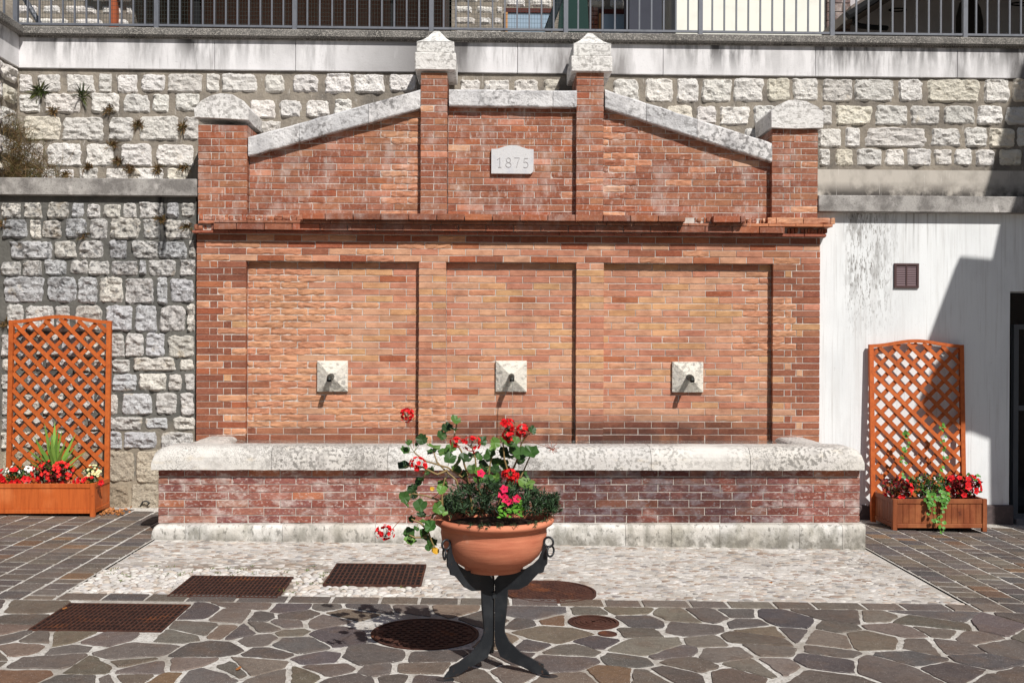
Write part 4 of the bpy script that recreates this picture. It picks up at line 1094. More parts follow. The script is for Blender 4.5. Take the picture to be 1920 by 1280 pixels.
mb = MB(); mb.box(TX(212), TX(224), YT - .12, YT - .02, tz, tz + 3); o = mb.build('wooden_post', M('rust_wood', s2l((160, 84, 52)), .8), b1)
# shaded porch
por = root('porch', (TX(540), YT, tz), 'deep shaded brown porch with black posts behind the railing', 'porch')
mb = MB(); BRN = s2l((170, 136, 126)); mb.box(TX(240), TX(845), YT + 2.5, YT + 2.7, tz, tz + 3.2, BRN); mb.box(TX(250), TX(845), YT + 2.4, YT + 2.49, tz, tz + .9, s2l((70, 56, 52))); mb.build('wall', m_flat, por)
mb = MB(); mb.box(TX(240), TX(838), YT - 1.2, YT + 2.7, tz + 2.6, tz + 2.8, s2l((90, 80, 76))); mb.build('roof', m_flat, por)
for p in (372, 738):
    mb = MB(); mb.box(TX(p) - .035, TX(p) + .035, YT - .1, YT, tz, tz + 2.6, s2l((20, 20, 22))); mb.build('post', m_flat, por)
mb = MB(); mb.box(TX(836), TX(842), YT - 1.1, YT + 2.4, tz, tz + 2.6, s2l((60, 48, 44))); mb.build('side_screen', m_flat, por)
# house with windows
b2 = root('stone_house', (TX(1000), YT, tz), 'pale stone and brick house with two shuttered windows behind the middle piers', 'house')
Wz = lambda py: Z(py, YT, 1000)
mb = MB(); mb.box(TX(846), TX(1182), YT + .1, YT + 4, tz, tz + 4.5); mb.build('wall', m_rmortar, b2)
blocks(TX(848), TX(944), tz + .9, tz + 1.6, YT + .098, b2, rr, .15, (.2, .4)); blocks(TX(944), TX(1180), Wz(14), Wz(-12), YT + .098, b2, rr, .18)
mb = MB()
z = Wz(58)
while z < Wz(12):
    for k in range(2): mb.box(TX(1106) + k * .06 + (.0), TX(1106) + k * .06 + .055, YT + .07, YT + .12, z, z + .05, jit(rr.choice(MID), .1, rr))
    z += .06
mb.build('brick_jamb', m_brick, b2, kind='stuff')
for a, b in ((948, 1036), (1124, 1180)):
    mb = MB(); dk = s2l((84, 44, 40)); mb.box(TX(a), TX(b), YT + .04, YT + .12, Wz(22), Wz(14), dk); mb.box(TX(a), TX(a + 4), YT + .04, YT + .12, tz + .6, Wz(22) - .001, s2l((190, 140, 90))); wf = mb.build('window', m_flat, b2)
    mb = MB(); mb.box(TX(a + 4) + .001, TX(b), YT + .06, YT + .09, tz + .6, Wz(22) - .001); mb.build('pane', m_glass, wf)
# rolled netting
mb = MB(); a = W(1100, -8, 2.0); b = W(1030, 55, 2.0)
o = root('garden_net', (W(1070, 50, 2).x, 2, tz), 'dark green garden netting hung on a leaning pole behind the railing', 'net')
mb = MB(); mb.tube([W(1052, -10, 2.0), W(1026, 60, 2.0)], .045, 8, s2l((34, 44, 50))); mb.build('pole', m_flat, o)
mb = MB(); pts = [(1052, -20), (1100, -20), (1104, 62), (1066, 62), (1046, 58)]; mb.prism([(W(*p_, 2.1).x, W(*p_, 2.1).z) for p_ in pts], 2.08, 2.14, s2l((30, 56, 52))); mb.build('netting', m_flat, o)
b3 = root('cream_building', (TX(1400), YT - 1, tz), 'smooth cream building with a dark grey corner pier behind the railing', 'building')
mb = MB(); mb.box(TX(1242), X(1548, YT - 1, 20), YT - 1, YT + 3, tz, tz + 4); mb.build('wall', m_cream, b3)
mb = MB(); mb.box(X(1180, YT - 1.1, 20), X(1241, YT - 1.1, 20), YT - 1.1, YT - .6, tz, tz + 4, s2l((64, 66, 76))); mb.build('pier', m_flat, b3)
mb = MB(); z = tz
while z < tz + 2.2:
    o_ = .1 if int(round((z - tz) / .11)) % 2 else 0
    for k in range(-1, 2):
        xa = X(1549, YT - 1, 20) + k * .2 + o_; xb_ = min(xa + .19, X(1592, YT - 1, 20)); xa = max(xa, X(1549, YT - 1, 20))
        if xb_ - xa > .02: mb.box(xa, xb_, YT - 1.05, YT - .6, z, z + .1, jit(s2l((112, 98, 96)), .12, rr))
    z += .11
mb.build('brick_pier', m_brick, b3, kind='stuff')
# canopy with gutter, dark
b4 = root('canopy_house', (X(1750, 2.6, 20), 2.6, tz), 'shaded grey wall under a sloping eave with a black gutter at the upper right', 'house')
mb = MB(); mb.box(X(1592, 3.4, 20), X(2200, 3.4, 20), 3.4, 6, tz, tz + 4, s2l((186, 182, 184))); mb.build('wall', m_flat, b4)
mb = MB(); ra, rb_ = W(1585, 40, 2.2), W(1670, -14, 2.2); d_ = (rb_ - ra); far = ra + d_ * 8
mb.prism([(ra.x, ra.z), (far.x, far.z), (far.x, far.z + .12), (ra.x, ra.z + .12)], 2.0, 4.2, s2l((120, 110, 104))); mb.build('roof', m_flat, b4)
mb = MB(); mb.prism([(ra.x + 1.4, ra.z + 1), (ra.x + 9, ra.z + 1), (ra.x + 9, ra.z + 1.2), (ra.x + 1.4, ra.z + 1.2)], -.1, 3.4, s2l((120, 110, 104))); mb.build('eave', m_flat, b4)
mb = MB(); mb.tube([tuple(ra + Vector((-.06, -.25, -.02))), tuple(ra + d_ * 4 + Vector((-.06, -.25, -.02)))], .05, 8, s2l((20, 20, 22))); mb.build('gutter', m_flat, b4)
mb = MB(); mb.tube([W(1601, 30, 2.2), W(1603, 44, 2.2), W(1612, 49, 2.2), W(1640, 52, 2.4), W(1662, 53, 2.6)], .032, 8, s2l((24, 24, 26))); mb.build('downpipe', m_flat, b4)
for k, (px_, py_) in enumerate(((1683, 19), (1912, 8))):
    c = W(px_, py_, 3.3); mb = MB(); mb.torus(c, .105, .009, (1, 0, .1), (0, .5, .25), tone=s2l((24, 24, 26))); mb.build('lamp_ring', m_flat, b4, smooth=True)
mb = MB(); ar_ = [(W(1792, 60, 3.38).x, tz), (W(1843, 60, 3.38).x, tz)] + [(W(p_[0], p_[1], 3.38).x, W(p_[0], p_[1], 3.38).z) for p_ in ((1843, 40), (1838, 16), (1830, 0), (1815, -12), (1800, 6), (1794, 30))]
mb.prism(ar_, 3.37, 3.399, s2l((56, 52, 50))); mb.build('dark_arch', m_flat, b4)  # flat dark arched panel just in front of the wall

# unseen house at the right, its wall shaped to cast the shadow there
nh = root('shadow_casting_house', (6.4, -3.2, 0), 'unseen house right of the square, its wall shaped to cast a shadow', 'house')
def back(px, py, t, yw_):
    w = W(px, py, yw_); k = (yw_ + t); return (w.x + SUN.x / -SUN.y * k, w.z + SUN.z / -SUN.y * k)
T_ = 3.2
sh = [(1876, 1000, .08), (1866, 800, .08), (1830, 786, .08), (1795, 790, .08), (1768, 797, .08), (1727, 765, .08), (1724, 748, .08), (1750, 685, .08), (1797, 634, .08), (1748, 620, .08), (1800, 480, .08), (1866, 486, .08), (1884, 400, .08)]
pg = [back(a, b, T_, c) for a, b, c in sh] + [back(1850, 358, T_, .58), back(1896, 200, T_, .58), back(1925, 100, T_, .58)]
pg[0] = (pg[0][0], -.3)
pk = pg[-1]; pg += [(pk[0] + .9, pk[1] + 2.0), (pk[0] + 3.5, pk[1] + 2.0), (pk[0] + 3.5, -.3)]
mb = MB(); mb.prism(pg, -T_ - .12, -T_ + .0, s2l((200, 190, 176))); mb.build('wall', m_flat, nh)  # outline projected back towards the sun from the wanted shadow
mb = MB(); mb.box(pg[0][0] + 1.6, pg[0][0] + 5.6, -T_ - 4, -T_ - .13, -.3, 6.2, s2l((200, 190, 176))); mb.build('house_body', m_flat, nh)

# ================================================================== drain covers
def grate(rc, label, nb, nc):
    x0, x1, y0, y1 = rc; cx = (x0 + x1) / 2; g_ = root('drain_grate', (cx, (y0 + y1) / 2, gz(cx)), label, 'drain grate', 'rusty rectangular drain grates')
    sl_ = -.015
    def zz(x): return gz(x)
    mb = MB(); mb.add([(x0, y0, zz(x0) + .0012), (x1, y0, zz(x1) + .0012), (x1, y1, zz(x1) + .0012), (x0, y1, zz(x0) + .0012)], [(0, 1, 2, 3)]); mb.build('pit_shade', m_dark, g_)  # flat dark sheet above the ground, painted for the shade below the bars
    mb = MB()
    for (a, b, c, d) in ((x0 - .012, x1 + .012, y0 - .012, y0), (x0 - .012, x1 + .012, y1, y1 + .012), (x0 - .012, x0, y0, y1), (x1, x1 + .012, y0, y1)):
        za, zb = zz(a), zz(b); mb.add([(a, c, za - .012), (b, c, zb - .012), (b, d, zb - .012), (a, d, za - .012), (a, c, za + .008), (b, c, zb + .008), (b, d, zb + .008), (a, d, za + .008)], [(0, 3, 2, 1), (4, 5, 6, 7), (0, 1, 5, 4), (1, 2, 6, 5), (2, 3, 7, 6), (3, 0, 4, 7)])
    mb.build('frame', m_rust, g_)
    for i in range(1, nb):
        x = x0 + (x1 - x0) * i / nb; mb = MB(); w = .0055; mb.box(x - w, x + w, y0, y1, zz(x) + .001, zz(x) + .007); mb.build('bar', m_rust, g_)
    mb = MB()
    for i in range(1, nc):
        y = y0 + (y1 - y0) * i / nc
        for k in range(8):
            a, b = x0 + (x1 - x0) * k / 8, x0 + (x1 - x0) * (k + 1) / 8; mb.box(a, b, y - .004, y + .004, zz(a) + .001, zz((a + b) / 2) + .0045)
    mb.build('crossbar', m_rust, g_, kind='stuff')
grate(GR1, 'largest rusty drain grate, nearest the camera in the crazy paving', 26, 9)
grate(GR2, 'middle rusty drain grate at the corner of the pebble apron', 24, 8)
grate(GR3, 'small rusty drain grate lying inside the pebble apron', 20, 7)
def cover(c, label, studs):
    cx, cy, cr = c; o = root('manhole_cover', (cx, cy, gz(cx)), label, 'manhole cover')
    base = gz(cx); n = 48
    mb = MB(); mb.lathe([(0, .004), (cr - .03, .004), (cr - .028, .0012), (cr - .018, .0012), (cr - .016, .007), (cr, .007), (cr, -.02)] if cr > .1 else [(0, .006), (cr * .9, .006), (cr, .004), (cr, -.02)], (cx, cy, base), n)
    mb.v = [(x, y, z + gz(x) - base) for x, y, z in mb.v]; mb.build('cover_plate', m_rust, o)
    mb = MB(); s_ = studs
    if s_:
        k = int(2 * cr / s_)
        for i in range(-k, k):
            for j in range(-k, k):
                x, y = cx + (i + (j % 2) * .5) * s_, cy + j * s_ * .8
                if math.hypot(x - cx, y - cy) < cr - .045:
                    mb.bbox(x - s_ * .3, x + s_ * .3, y - s_ * .18, y + s_ * .18, gz(x) + .003, gz(x) + .009, .0015)
        mb.build('tread_pattern', m_rust, o, kind='stuff', fix=False)
    elif cr > .08:
        for q in (.3, .5, .7, .88): mb.torus((cx, cy, base + .006), cr * q, .003, (1, 0, -.015), (0, 1, 0), n=28, m=5)
        for a_ in (0, 90): mb.box(cx - (cr * .25 if a_ == 0 else .01), cx + (cr * .25 if a_ == 0 else .01), cy - (.01 if a_ == 0 else cr * .25), cy + (.01 if a_ == 0 else cr * .25), base + .002, base + .009)
        mb.build('ring_pattern', m_rust, o, kind='stuff', fix=False)
cover(CA, 'round studded manhole cover on the pebble apron behind the flower stand', .045)
cover(CB, 'big round manhole cover shaded by the flower bowl', .05)
cover(CC, 'small round ribbed utility cover in the crazy paving, right of the stand', 0)
cover(CD, 'tiny oval valve cover among the paving stones', 0)

# ================================================================== planters with trellis
WO = s2l((186, 92, 38)); WO2 = s2l((132, 70, 38))
def planter(name, xl, xr, yb, yf, z0, zt, ztr, lean, tone, label, slats, tw):
    """box from xl..xr, back yb, front yf; trellis xa..xb up to ztr"""
    o = root(name, ((xl + xr) / 2, (yb + yf) / 2, z0), label, 'planter', 'wooden planters with trellis')
    pw = .042
    for x in (xl, xr - pw):
        mb = MB(); mb.bbox(x, x + pw, yf, yf + pw, z0, zt, .004, jit(tone, .06)); mb.build('leg', m_wood, o)
    for (za, zb, nm) in ((zt - .045, zt - .003, 'rail'), (z0 + .035, z0 + .075, 'rail')):
        mb = MB(); mb.bbox(xl + pw, xr - pw, yf + .006, yf + .034, za, zb, .003, jit(tone, .06)); mb.build(nm, m_wood, o)
        for x in (xl + .006, xr - .034):
            mb = MB(); mb.bbox(x, x + .028, yf + pw, yb - .001, za, zb, .003, jit(tone, .06)); mb.build(nm, m_wood, o)
    n = slats; w = (xr - xl - 2 * pw) / n
    for i in range(n):
        mb = MB(); mb.bbox(xl + pw + i * w + .001, xl + pw + (i + 1) * w - .001, yf + .014, yf + .026, z0 + .076, zt - .046, .002, jit(tone, .1)); mb.build('board', m_wood, o)
    n2 = max(2, slats // 2) if slats > 4 else 2; w = (yb - yf - pw) / n2
    for i in range(n2):
        for x in (xl + .014, xr - .026):
            mb = MB(); mb.bbox(x, x + .012, yf + pw + i * w + .001, yf + pw + (i + 1) * w - .001, z0 + .076, zt - .046, .002, jit(tone, .1)); mb.build('board', m_wood, o)
    mb = MB(); mb.box(xl + .04, xr - .04, yf + .04, yb - .03, z0 + .05, zt - .05); mb.build('soil', m_soil, o)
    # trellis, leaning back
    ta, tb = tw
    tr = bpy.data.objects.new('trellis', None); tr.parent = o; COL.objects.link(tr)
    def P_(x, z, dy=0): return (x, yb + dy + lean * (z - z0) / (ztr - z0), z)
    ft = WO
    def lath(p, q, w_, th, dy, nm):
        p, q = Vector(p), Vector(q); d = (q - p).normalized(); nrm = Vector((0, -1, lean / (ztr - z0))).normalized(); s_ = d.cross(nrm).normalized()
        vs = []
        for c in (p, q):
            for a, b in ((-1, -1), (1, -1), (1, 1), (-1, 1)): vs.append(c + s_ * a * w_ / 2 - nrm * (b * th / 2 + dy))
        mb = MB(); mb.add(vs, [(0, 1, 2, 3), (7, 6, 5, 4), (0, 4, 5, 1), (1, 5, 6, 2), (2, 6, 7, 3), (3, 7, 4, 0)], jit(ft, .1)); mb.build(nm, m_woodl, tr)
    lath(P_(ta + .02, z0), P_(ta + .02, ztr), .042, .038, 0, 'post'); lath(P_(tb - .02, z0), P_(tb - .02, ztr), .042, .038, 0, 'post')
    # arched top rail
    def top(x):
        t = (x - ta) / (tb - ta); return ztr - .03 + .05 * max(0, math.sin(math.pi * t)) ** 2.2
    mb = MB(); n = 24; vs = []
    for i in range(n + 1):
        x = ta + .042 + (tb - ta - .084) * i / n; z = top(x)
        for dz, dy in ((-.0, -.016), (.032, -.016), (.032, .016), (0, .016)): vs.append(P_(x, z + dz, dy))
    fs = [(0, 1, 2, 3), (n * 4 + 3, n * 4 + 2, n * 4 + 1, n * 4)] + [(i * 4 + j, i * 4 + (j + 1) % 4, (i + 1) * 4 + (j + 1) % 4, (i + 1) * 4 + j) for i in range(n) for j in range(4)]
    mb.add(vs, fs, ft); mb.build('top_rail', m_woodl, tr)
    # lattice
    xa, xb = ta + .042, tb - .042; sp = .157; zlo = zt - .12
    def clipseg(x0_, z0_, s_):
        pts = []
        x = xa
        # sample along the line and keep the inside run
        inside = []
        for i in range(161):
            x = xa + (xb - xa) * i / 160; z = z0_ + s_ * (x - x0_)
            if zlo <= z <= top(x): inside.append((x, z))
        return (inside[0], inside[-1]) if len(inside) > 3 else None
    k = -12
    while k < 26:
        zc_ = zlo + k * sp
        for s_, dy in ((-1.0, -.007), (1.0, .007)):
            c = clipseg(xa, zc_ + (0.0 if s_ < 0 else .02), s_)
            if c: lath(P_(*c[0]), P_(*c[1]), .036, .011, dy, 'lath')
        k += 1
    return o
gL = gz(-4.5)
ybL = -.13
frL = G(177, 970); xrL = frL.x; yfL = frL.y
pL = planter('planter', xrL - 1.02, xrL, ybL, yfL, frL.z, W(177, 906, yfL).z, W(100, 601, .0).z, .06, WO, 'bright orange wooden planter with lattice trellis, left of the fountain', 2, (X(12, ybL, 900), X(204, ybL, 900)))
frR = G(1674, 995); rf = G(1850, 995)
ybR = -.055
pR = planter('planter', frR.x, X(1851, frR.y, 995), ybR, frR.y, frR.z - .01, W(1674, 935, frR.y).z, W(1720, 646, .05).z, .08, WO2, 'brown slatted planter with arched trellis, in front of the white wall', 14, (X(1634, ybR, 800), X(1812, ybR, 800)))

# ================================================================== plants
GRN = [s2l(c) for c in ((64, 92, 40), (46, 74, 32), (84, 112, 50), (36, 58, 28))]
DGR = [s2l(c) for c in ((42, 62, 38), (56, 80, 52), (36, 52, 34), (70, 94, 64))]
REDF = [s2l(c) for c in ((218, 28, 34), (200, 20, 28), (232, 44, 50))]
DRED = [s2l(c) for c in ((120, 22, 30), (96, 20, 26), (150, 26, 34))]
def blade(mb, p, d, L_, w, droop, tone, n=4):
    p = Vector(p); d = Vector(d).normalized(); side = d.cross(Vector((0, 1, .2)))
    side = side.normalized() if side.length > .05 else Vector((1, 0, 0)); side = (side + Vector((0, 1, 0)) * .5 * math.sin(p[0] * 917 + p[2] * 331)).normalized(); vs = []
    c = p.copy(); dd = d.copy()
    for i in range(n + 1):
        t = i / n; ww = w * (1 - t ** 1.7) * (.55 + .9 * min(t * 2.5, 1)) / 1.45
        vs += [c - side * ww / 2, c + side * ww / 2]; dd = (dd + Vector((0, 0, -droop / n))).normalized(); c = c + dd * L_ / n
    mb.add(vs, [(2 * i, 2 * i + 1, 2 * i + 3, 2 * i + 2) for i in range(n)], tone)
def leaf(mb, c, nrm, r_, tone, n=9, lobed=.12, cup=.25, rng=R):
    c = Vector(c); nrm = Vector(nrm).normalized(); a1 = nrm.orthogonal().normalized()
    a1 = (Matrix.Rotation(rng.uniform(0, 6.28), 3, nrm) @ a1); a2 = nrm.cross(a1); vs = [c]
    for i in range(n):
        t = 2 * math.pi * i / n; rr_ = r_ * (1 + lobed * math.cos(5 * t) - (.35 if i == 0 else 0)) * rng.uniform(.92, 1.08)
        vs.append(c + (a1 * math.cos(t) + a2 * math.sin(t)) * rr_ + nrm * cup * r_ * (rr_ / r_) ** 2 * rng.uniform(.2, 1.2))
    mb.add(vs, [(0, i + 1, (i + 1) % n + 1) for i in range(n)], tone)
def oval(mb, c, d, nrm, L_, w, tone):
    c = Vector(c); d = Vector(d).normalized(); s_ = d.cross(Vector(nrm)); s_ = s_.normalized() if s_.length > .01 else d.orthogonal().normalized(); up_ = s_.cross(d)
    mb.add([c, c + d * L_ * .35 + s_ * w / 2 + up_ * w * .12, c + d * L_ * .7 + s_ * w * .38 + up_ * w * .05, c + d * L_ - up_ * w * .1, c + d * L_ * .7 - s_ * w * .38 + up_ * w * .05, c + d * L_ * .35 - s_ * w / 2 + up_ * w * .12, c + d * L_ * .5 - up_ * w * .06],
           [(0, 1, 6), (1, 2, 6), (2, 3, 6), (3, 4, 6), (4, 5, 6), (5, 0, 6)], tone)
def rdir(r, up_=0.0):
    v = Vector((r.gauss(0, 1), r.gauss(0, 1), r.gauss(0, 1) + up_)); return v.normalized()
def flower(mb, c, nrm, r_, tones, rng, petals=5, center=None):
    c = Vector(c); nrm = Vector(nrm).normalized(); a1 = nrm.orthogonal().normalized(); a1 = Matrix.Rotation(rng.uniform(0, 6), 3, nrm) @ a1; a2 = nrm.cross(a1)
    for i in range(petals):
        t = 2 * math.pi * i / petals; d = a1 * math.cos(t) + a2 * math.sin(t); oval(mb, c, (d + nrm * .35), nrm, r_, r_ * .95, jit(rng.choice(tones), .12, rng))
    if center: leaf(mb, c + nrm * r_ * .15, nrm, r_ * .2, center, 6)
# --- geranium bowl on its stand
PC = G(925, 1254); PCx, PCy = PC.x, PC.y
pxm = F / ((Vector((PCx, PCy, .7)) - CAM).dot(fwd))
def PZ(py): return W(925, py, PCy).z
stand = root('flower_stand', (PCx, PCy, PC.z), 'black iron three-legged stand with hanging rings, holding the terracotta bowl', 'plant stand')
prof_out = [(.28, .632), (.290, .587), (.288, .535), (.275, .52), (.268, .492), (.240, .482), (.215, .455), (.185, .42), (.14, .395), (.078, .388), (.074, .30), (.060, .19), (.062, .168), (.084, .128), (.147, .079), (.215, .052), (.27, .030), (.272, .012), (.285, .005), (.30, -.012), (.31, -.018)]
prof_in = [(.225, -.02), (.16, .005), (.09, .022), (.04, .045), (.014, .10), (.008, .15), (.008, .40), (.006, .43), (.04, .47), (.10, .485), (.17, .50), (.215, .53), (.245, .56), (.262, .60), (.270, .64)]
for az in (67, -53, 187):
    a = math.radians(az); dx, dy = math.sin(a), -math.cos(a); nx_, ny_ = math.cos(a), math.sin(a); th = .0055
    poly = prof_out + prof_in; n = len(poly); mb = MB(); vs = []
    for s_ in (-1, 1):
        for r_, z in poly:
            zz = z if z > .03 else z + (gz(PCx + dx * r_) - (-.025) + .004 + .002)
            vs.append((PCx + dx * r_ + nx_ * th * s_, PCy + dy * r_ + ny_ * th * s_, zz))
    fs = [tuple(range(n)), tuple(range(2 * n - 1, n - 1, -1))] + [(i, (i + 1) % n, n + (i + 1) % n, n + i) for i in range(n)]
    mb.add(vs, fs); mb.build('leg', m_iron, stand)
    c = Vector((PCx + dx * .296, PCy + dy * .296, .645))
    mb = MB(); mb.torus(c, .024, .0058, (dx, dy, 0), (0, 0, 1), tone=(.5,) * 3); mb.build('ring', m_iron, stand, smooth=True)
    c2 = c + Vector((dx * .010, dy * .010, -.045)); mb = MB(); mb.torus(c2, .026, .0052, (nx_ * .8 + dx * .3, ny_ * .8 + dy * .3, 0), (0, 0, 1)); mb.build('ring', m_iron, stand, smooth=True)
    mb = MB(); fz = gz(PCx + dx * .3); mb.prism([(PCx + dx * .30 + .045 * math.cos(q), PCy + dy * .30 + .03 * math.sin(q)) for q in [i * .524 for i in range(12)]], lambda x: gz(x) - .004, lambda x: gz(x) + .008, ax='z'); mb.build('foot_plate', m_iron, stand)
mb = MB(); mb.tube([(PCx, PCy, .34), (PCx, PCy, .37)], .02, 10); mb.build('hub', m_iron, stand)
bowl = root('terracotta_bowl', (PCx, PCy, .5), 'wide round terracotta bowl full of geraniums on the black stand', 'flower bowl')
zr_ = PZ(976)
prf = [(0, .484), (.142, .484), (.149, .488), (.151, .506), (.162, .509), (.198, .531), (.230, .562), (.252, .598), (.264, .636), (.270, .675), (.268, .703), (.274, .706)]
lip = [(.285, zr_ - .014), (.299, zr_ - .008), (.306, zr_ + .003), (.306, zr_ + .014), (.299, zr_ + .022), (.285, zr_ + .025), (.270, zr_ + .020), (.262, zr_ + .008), (.258, zr_ - .02), (.24, .62)]
prf = [(r_, z * 1.0 + (zr_ - .733) * ((z - .49) / .24)) for r_, z in prf]
mb = MB(); mb.lathe(prf + lip, (PCx, PCy, 0), 72); mb.build('bowl', m_terra, bowl, smooth=True)
mb = MB(); mb.lathe([(0, zr_ - .005), (.12, zr_ - .01), (.258, zr_ - .022)], (PCx, PCy, 0), 40); mb.build('soil', m_soil, bowl, smooth=True)
# geranium: stems, leaves, blooms
rg = random.Random(42)
ger = root('geranium', (PCx, PCy, zr_), 'leggy red geranium spilling up and left out of the terracotta bowl', 'geranium')
def zp(zx, zy, dy=0.0): return W(680 + zx / 4, 740 + zy / 4, PCy + dy)
stems = [[(820, 880, 0), (800, 660, .0), (640, 540, -.05), (480, 500, -.08), (385, 425, -.09)], [(760, 870, 0), (700, 640, -.05), (560, 500, -.02), (530, 420, 0)],
 [(800, 880, .05), (780, 580, .05), (740, 420, .05), (690, 325, .05), (705, 215, .05)], [(1000, 890, 0), (1100, 600, 0), (1062, 480, 0), (1050, 370, 0), (1075, 240, 0)],
 [(1000, 890, 0), (1095, 650, .03), (1160, 480, .02), (1190, 370, .02), (1235, 300, 0)], [(900, 880, -.05), (860, 600, -.05), (840, 480, -.05), (810, 370, -.05)],
 [(560, 880, -.12), (590, 800, -.14), (470, 750, -.16), (370, 740, -.16)], [(560, 890, -.12), (525, 900, -.18), (490, 1010, -.2), (520, 1100, -.2), (545, 1150, -.2)],
 [(500, 1020, -.2), (430, 960, -.2), (365, 930, -.2)], [(480, 1060, -.2), (400, 1070, -.22), (350, 1050, -.22)], [(640, 560, -.05), (560, 590, -.06), (440, 540, -.08), (330, 535, -.08)],
 [(900, 880, 0), (940, 640, -.02), (970, 470, -.02)], [(1100, 870, 0), (1170, 660, -.05), (1265, 440, -.02)], [(600, 850, -.1), (600, 700, -.1), (620, 620, -.1)]]
stem_pts = []
mb = MB()
for s_ in stems:
    pts = [zp(*q) for q in s_]; fine = []
    for i in range(len(pts) - 1):
        for k in range(5):
            t = k / 5; p_ = pts[i].lerp(pts[i + 1], t) + noise.noise_vector(pts[i].lerp(pts[i + 1], t) * 12) * .006; fine.append(p_)
    fine.append(pts[-1]); stem_pts += fine[4:]
    mb.tube(fine, [.0065 - .0035 * i / len(fine) for i in range(len(fine))], 5, s2l((140, 116, 76)))
LV = [(695,190,30),(635,250,33),(685,262,24),(590,305,30),(445,335,32),(350,360,18),(405,375,12),(318,420,28),(530,400,38),(520,430,28),(610,430,33),(665,400,30),(650,480,36),(715,520,42),(700,560,30),(760,480,36),(840,460,40),(870,470,25),(895,350,32),(990,360,30),(980,400,24),(1045,350,32),(1110,375,38),(1130,420,32),(1180,440,40),(1265,435,44),(1270,265,24),(1100,280,20),(960,460,40),(1005,505,30),(900,530,33),(870,580,30),(500,580,32),(310,535,34),(600,680,32),(585,715,26),(430,655,36),(380,710,34),(388,755,22),(310,770,32),(325,828,20),(430,835,36),(440,905,26),(365,935,20),(460,960,34),(510,990,36),(400,1003,18),(455,1050,33),(350,1035,32),(350,1095,36),(515,1105,30),(500,1140,24),(960,705,38),(1010,665,35),(1220,670,45),(870,640,30),(940,640,34),(990,560,30),(1060,430,30),(560,850,35),(590,880,30),(1190,500,25),(930,560,28),(760,600,26),(820,560,28),(1060,520,28),(1150,340,22),(1000,620,30),(1110,470,28),(1080,560,28),(900,620,30),(1200,600,30),(1130,690,28)]
lb = MB(); pt = MB()
for (zx, zy, zr__) in LV:
    c = zp(zx, zy, rg.uniform(-.1, .08) + (-.14 if zx < 600 and zy > 700 else 0)); near = min(stem_pts, key=lambda q: (q - c).length)
    mid = near.lerp(c, .5) + Vector((0, 0, -.006)); mb.tube([near, mid, c], .0017, 4, s2l((128, 132, 74)))
    t = tuple(v * 1.35 for v in jit(rg.choice(GRN + GRN[:2]), .25, rg))
    r_ = zr__ / 4 / pxm * 1.38
    nrm = Vector((rg.uniform(-.6, .7), rg.uniform(-1.3, -.1), rg.uniform(.3, 1.1)))
    me_ = MB(); leaf(me_, (0, 0, 0), nrm, r_, t, 18, .10, .42, rg); lm = me_.mesh('leaf'); lm.materials.append(m_leaf); inst('leaf', lm, c, ger)
for zx, zy, zr__ in ((545, 1165, 28), (520, 705, 16)):
    c = zp(zx, zy, -.15); me_ = MB(); leaf(me_, (0, 0, 0), (rg.uniform(-.5, .5), -1, .3), zr__ / 4 / pxm * 1.1, s2l((196, 150, 40)), 8, .15, .5, rg); lm = me_.mesh('leaf'); lm.materials.append(m_leaf); o = inst('leaf', lm, c, ger); o['label'] = 'yellowed leaf'
stems_ob = mb
BL = [(330, 150, 15, 0), (1078, 228, 15, 0), (1200, 270, 14, 0), (1105, 312, 14, 0), (812, 365, 19, -.05), (705, 355, 11, -.03), (420, 530, 18, -.1), (1108, 600, 15, -.05), (1155, 652, 11, -.05), (168, 1035, 17, -.25)]
for i, (zx, zy, rad, dy) in enumerate(BL):
    c = zp(zx, zy, dy); Rr = rad / pxm; fb = MB(); fc = MB()
    for k in range(26 if rad > 13 else 14):
        d = rdir(rg, .35); d.y = -abs(d.y) * .8 if rg.random() < .75 else d.y; q = d * Rr * rg.uniform(.7, 1.05); q.z *= .85
        flower(fb, q, d, .0135 * rg.uniform(.8, 1.2), REDF, rg, 5)
        stems_ob.tube([c - Vector((0, 0, Rr * .4)), c + q * .96], .0009, 3, s2l((120, 80, 50)))
    fm = fb.mesh('bloom'); fm.materials.append(m_petal); inst('bloom', fm, c, ger)
for a, b in (((385, 400, -.09), (330, 190, 0)), ((350, 850, -.2), (185, 1050, -.25)), ((1200, 350, .02), (1200, 300, 0))):
    p, q = zp(*a), zp(*b); stems_ob.tube([p, p.lerp(q, .5) + Vector((.01, 0, .01)), q], .002, 4, s2l((150, 90, 66)))
p = zp(1200, 350, 0); q = zp(1415, 405, -.02); stems_ob.tube([p, p.lerp(q, .5) + Vector((0, 0, .008)), q], .0018, 4, s2l((140, 92, 66)))
for k in range(16):
    d = rdir(rg); d.y *= .5; e_ = q + d * .04 * rg.uniform(.6, 1.1); stems_ob.tube([q, e_], [.0012, .0018], 3, s2l((170, 96, 76)))
stems_ob.build('stems', m_leaf, ger, smooth=True, fix=False)
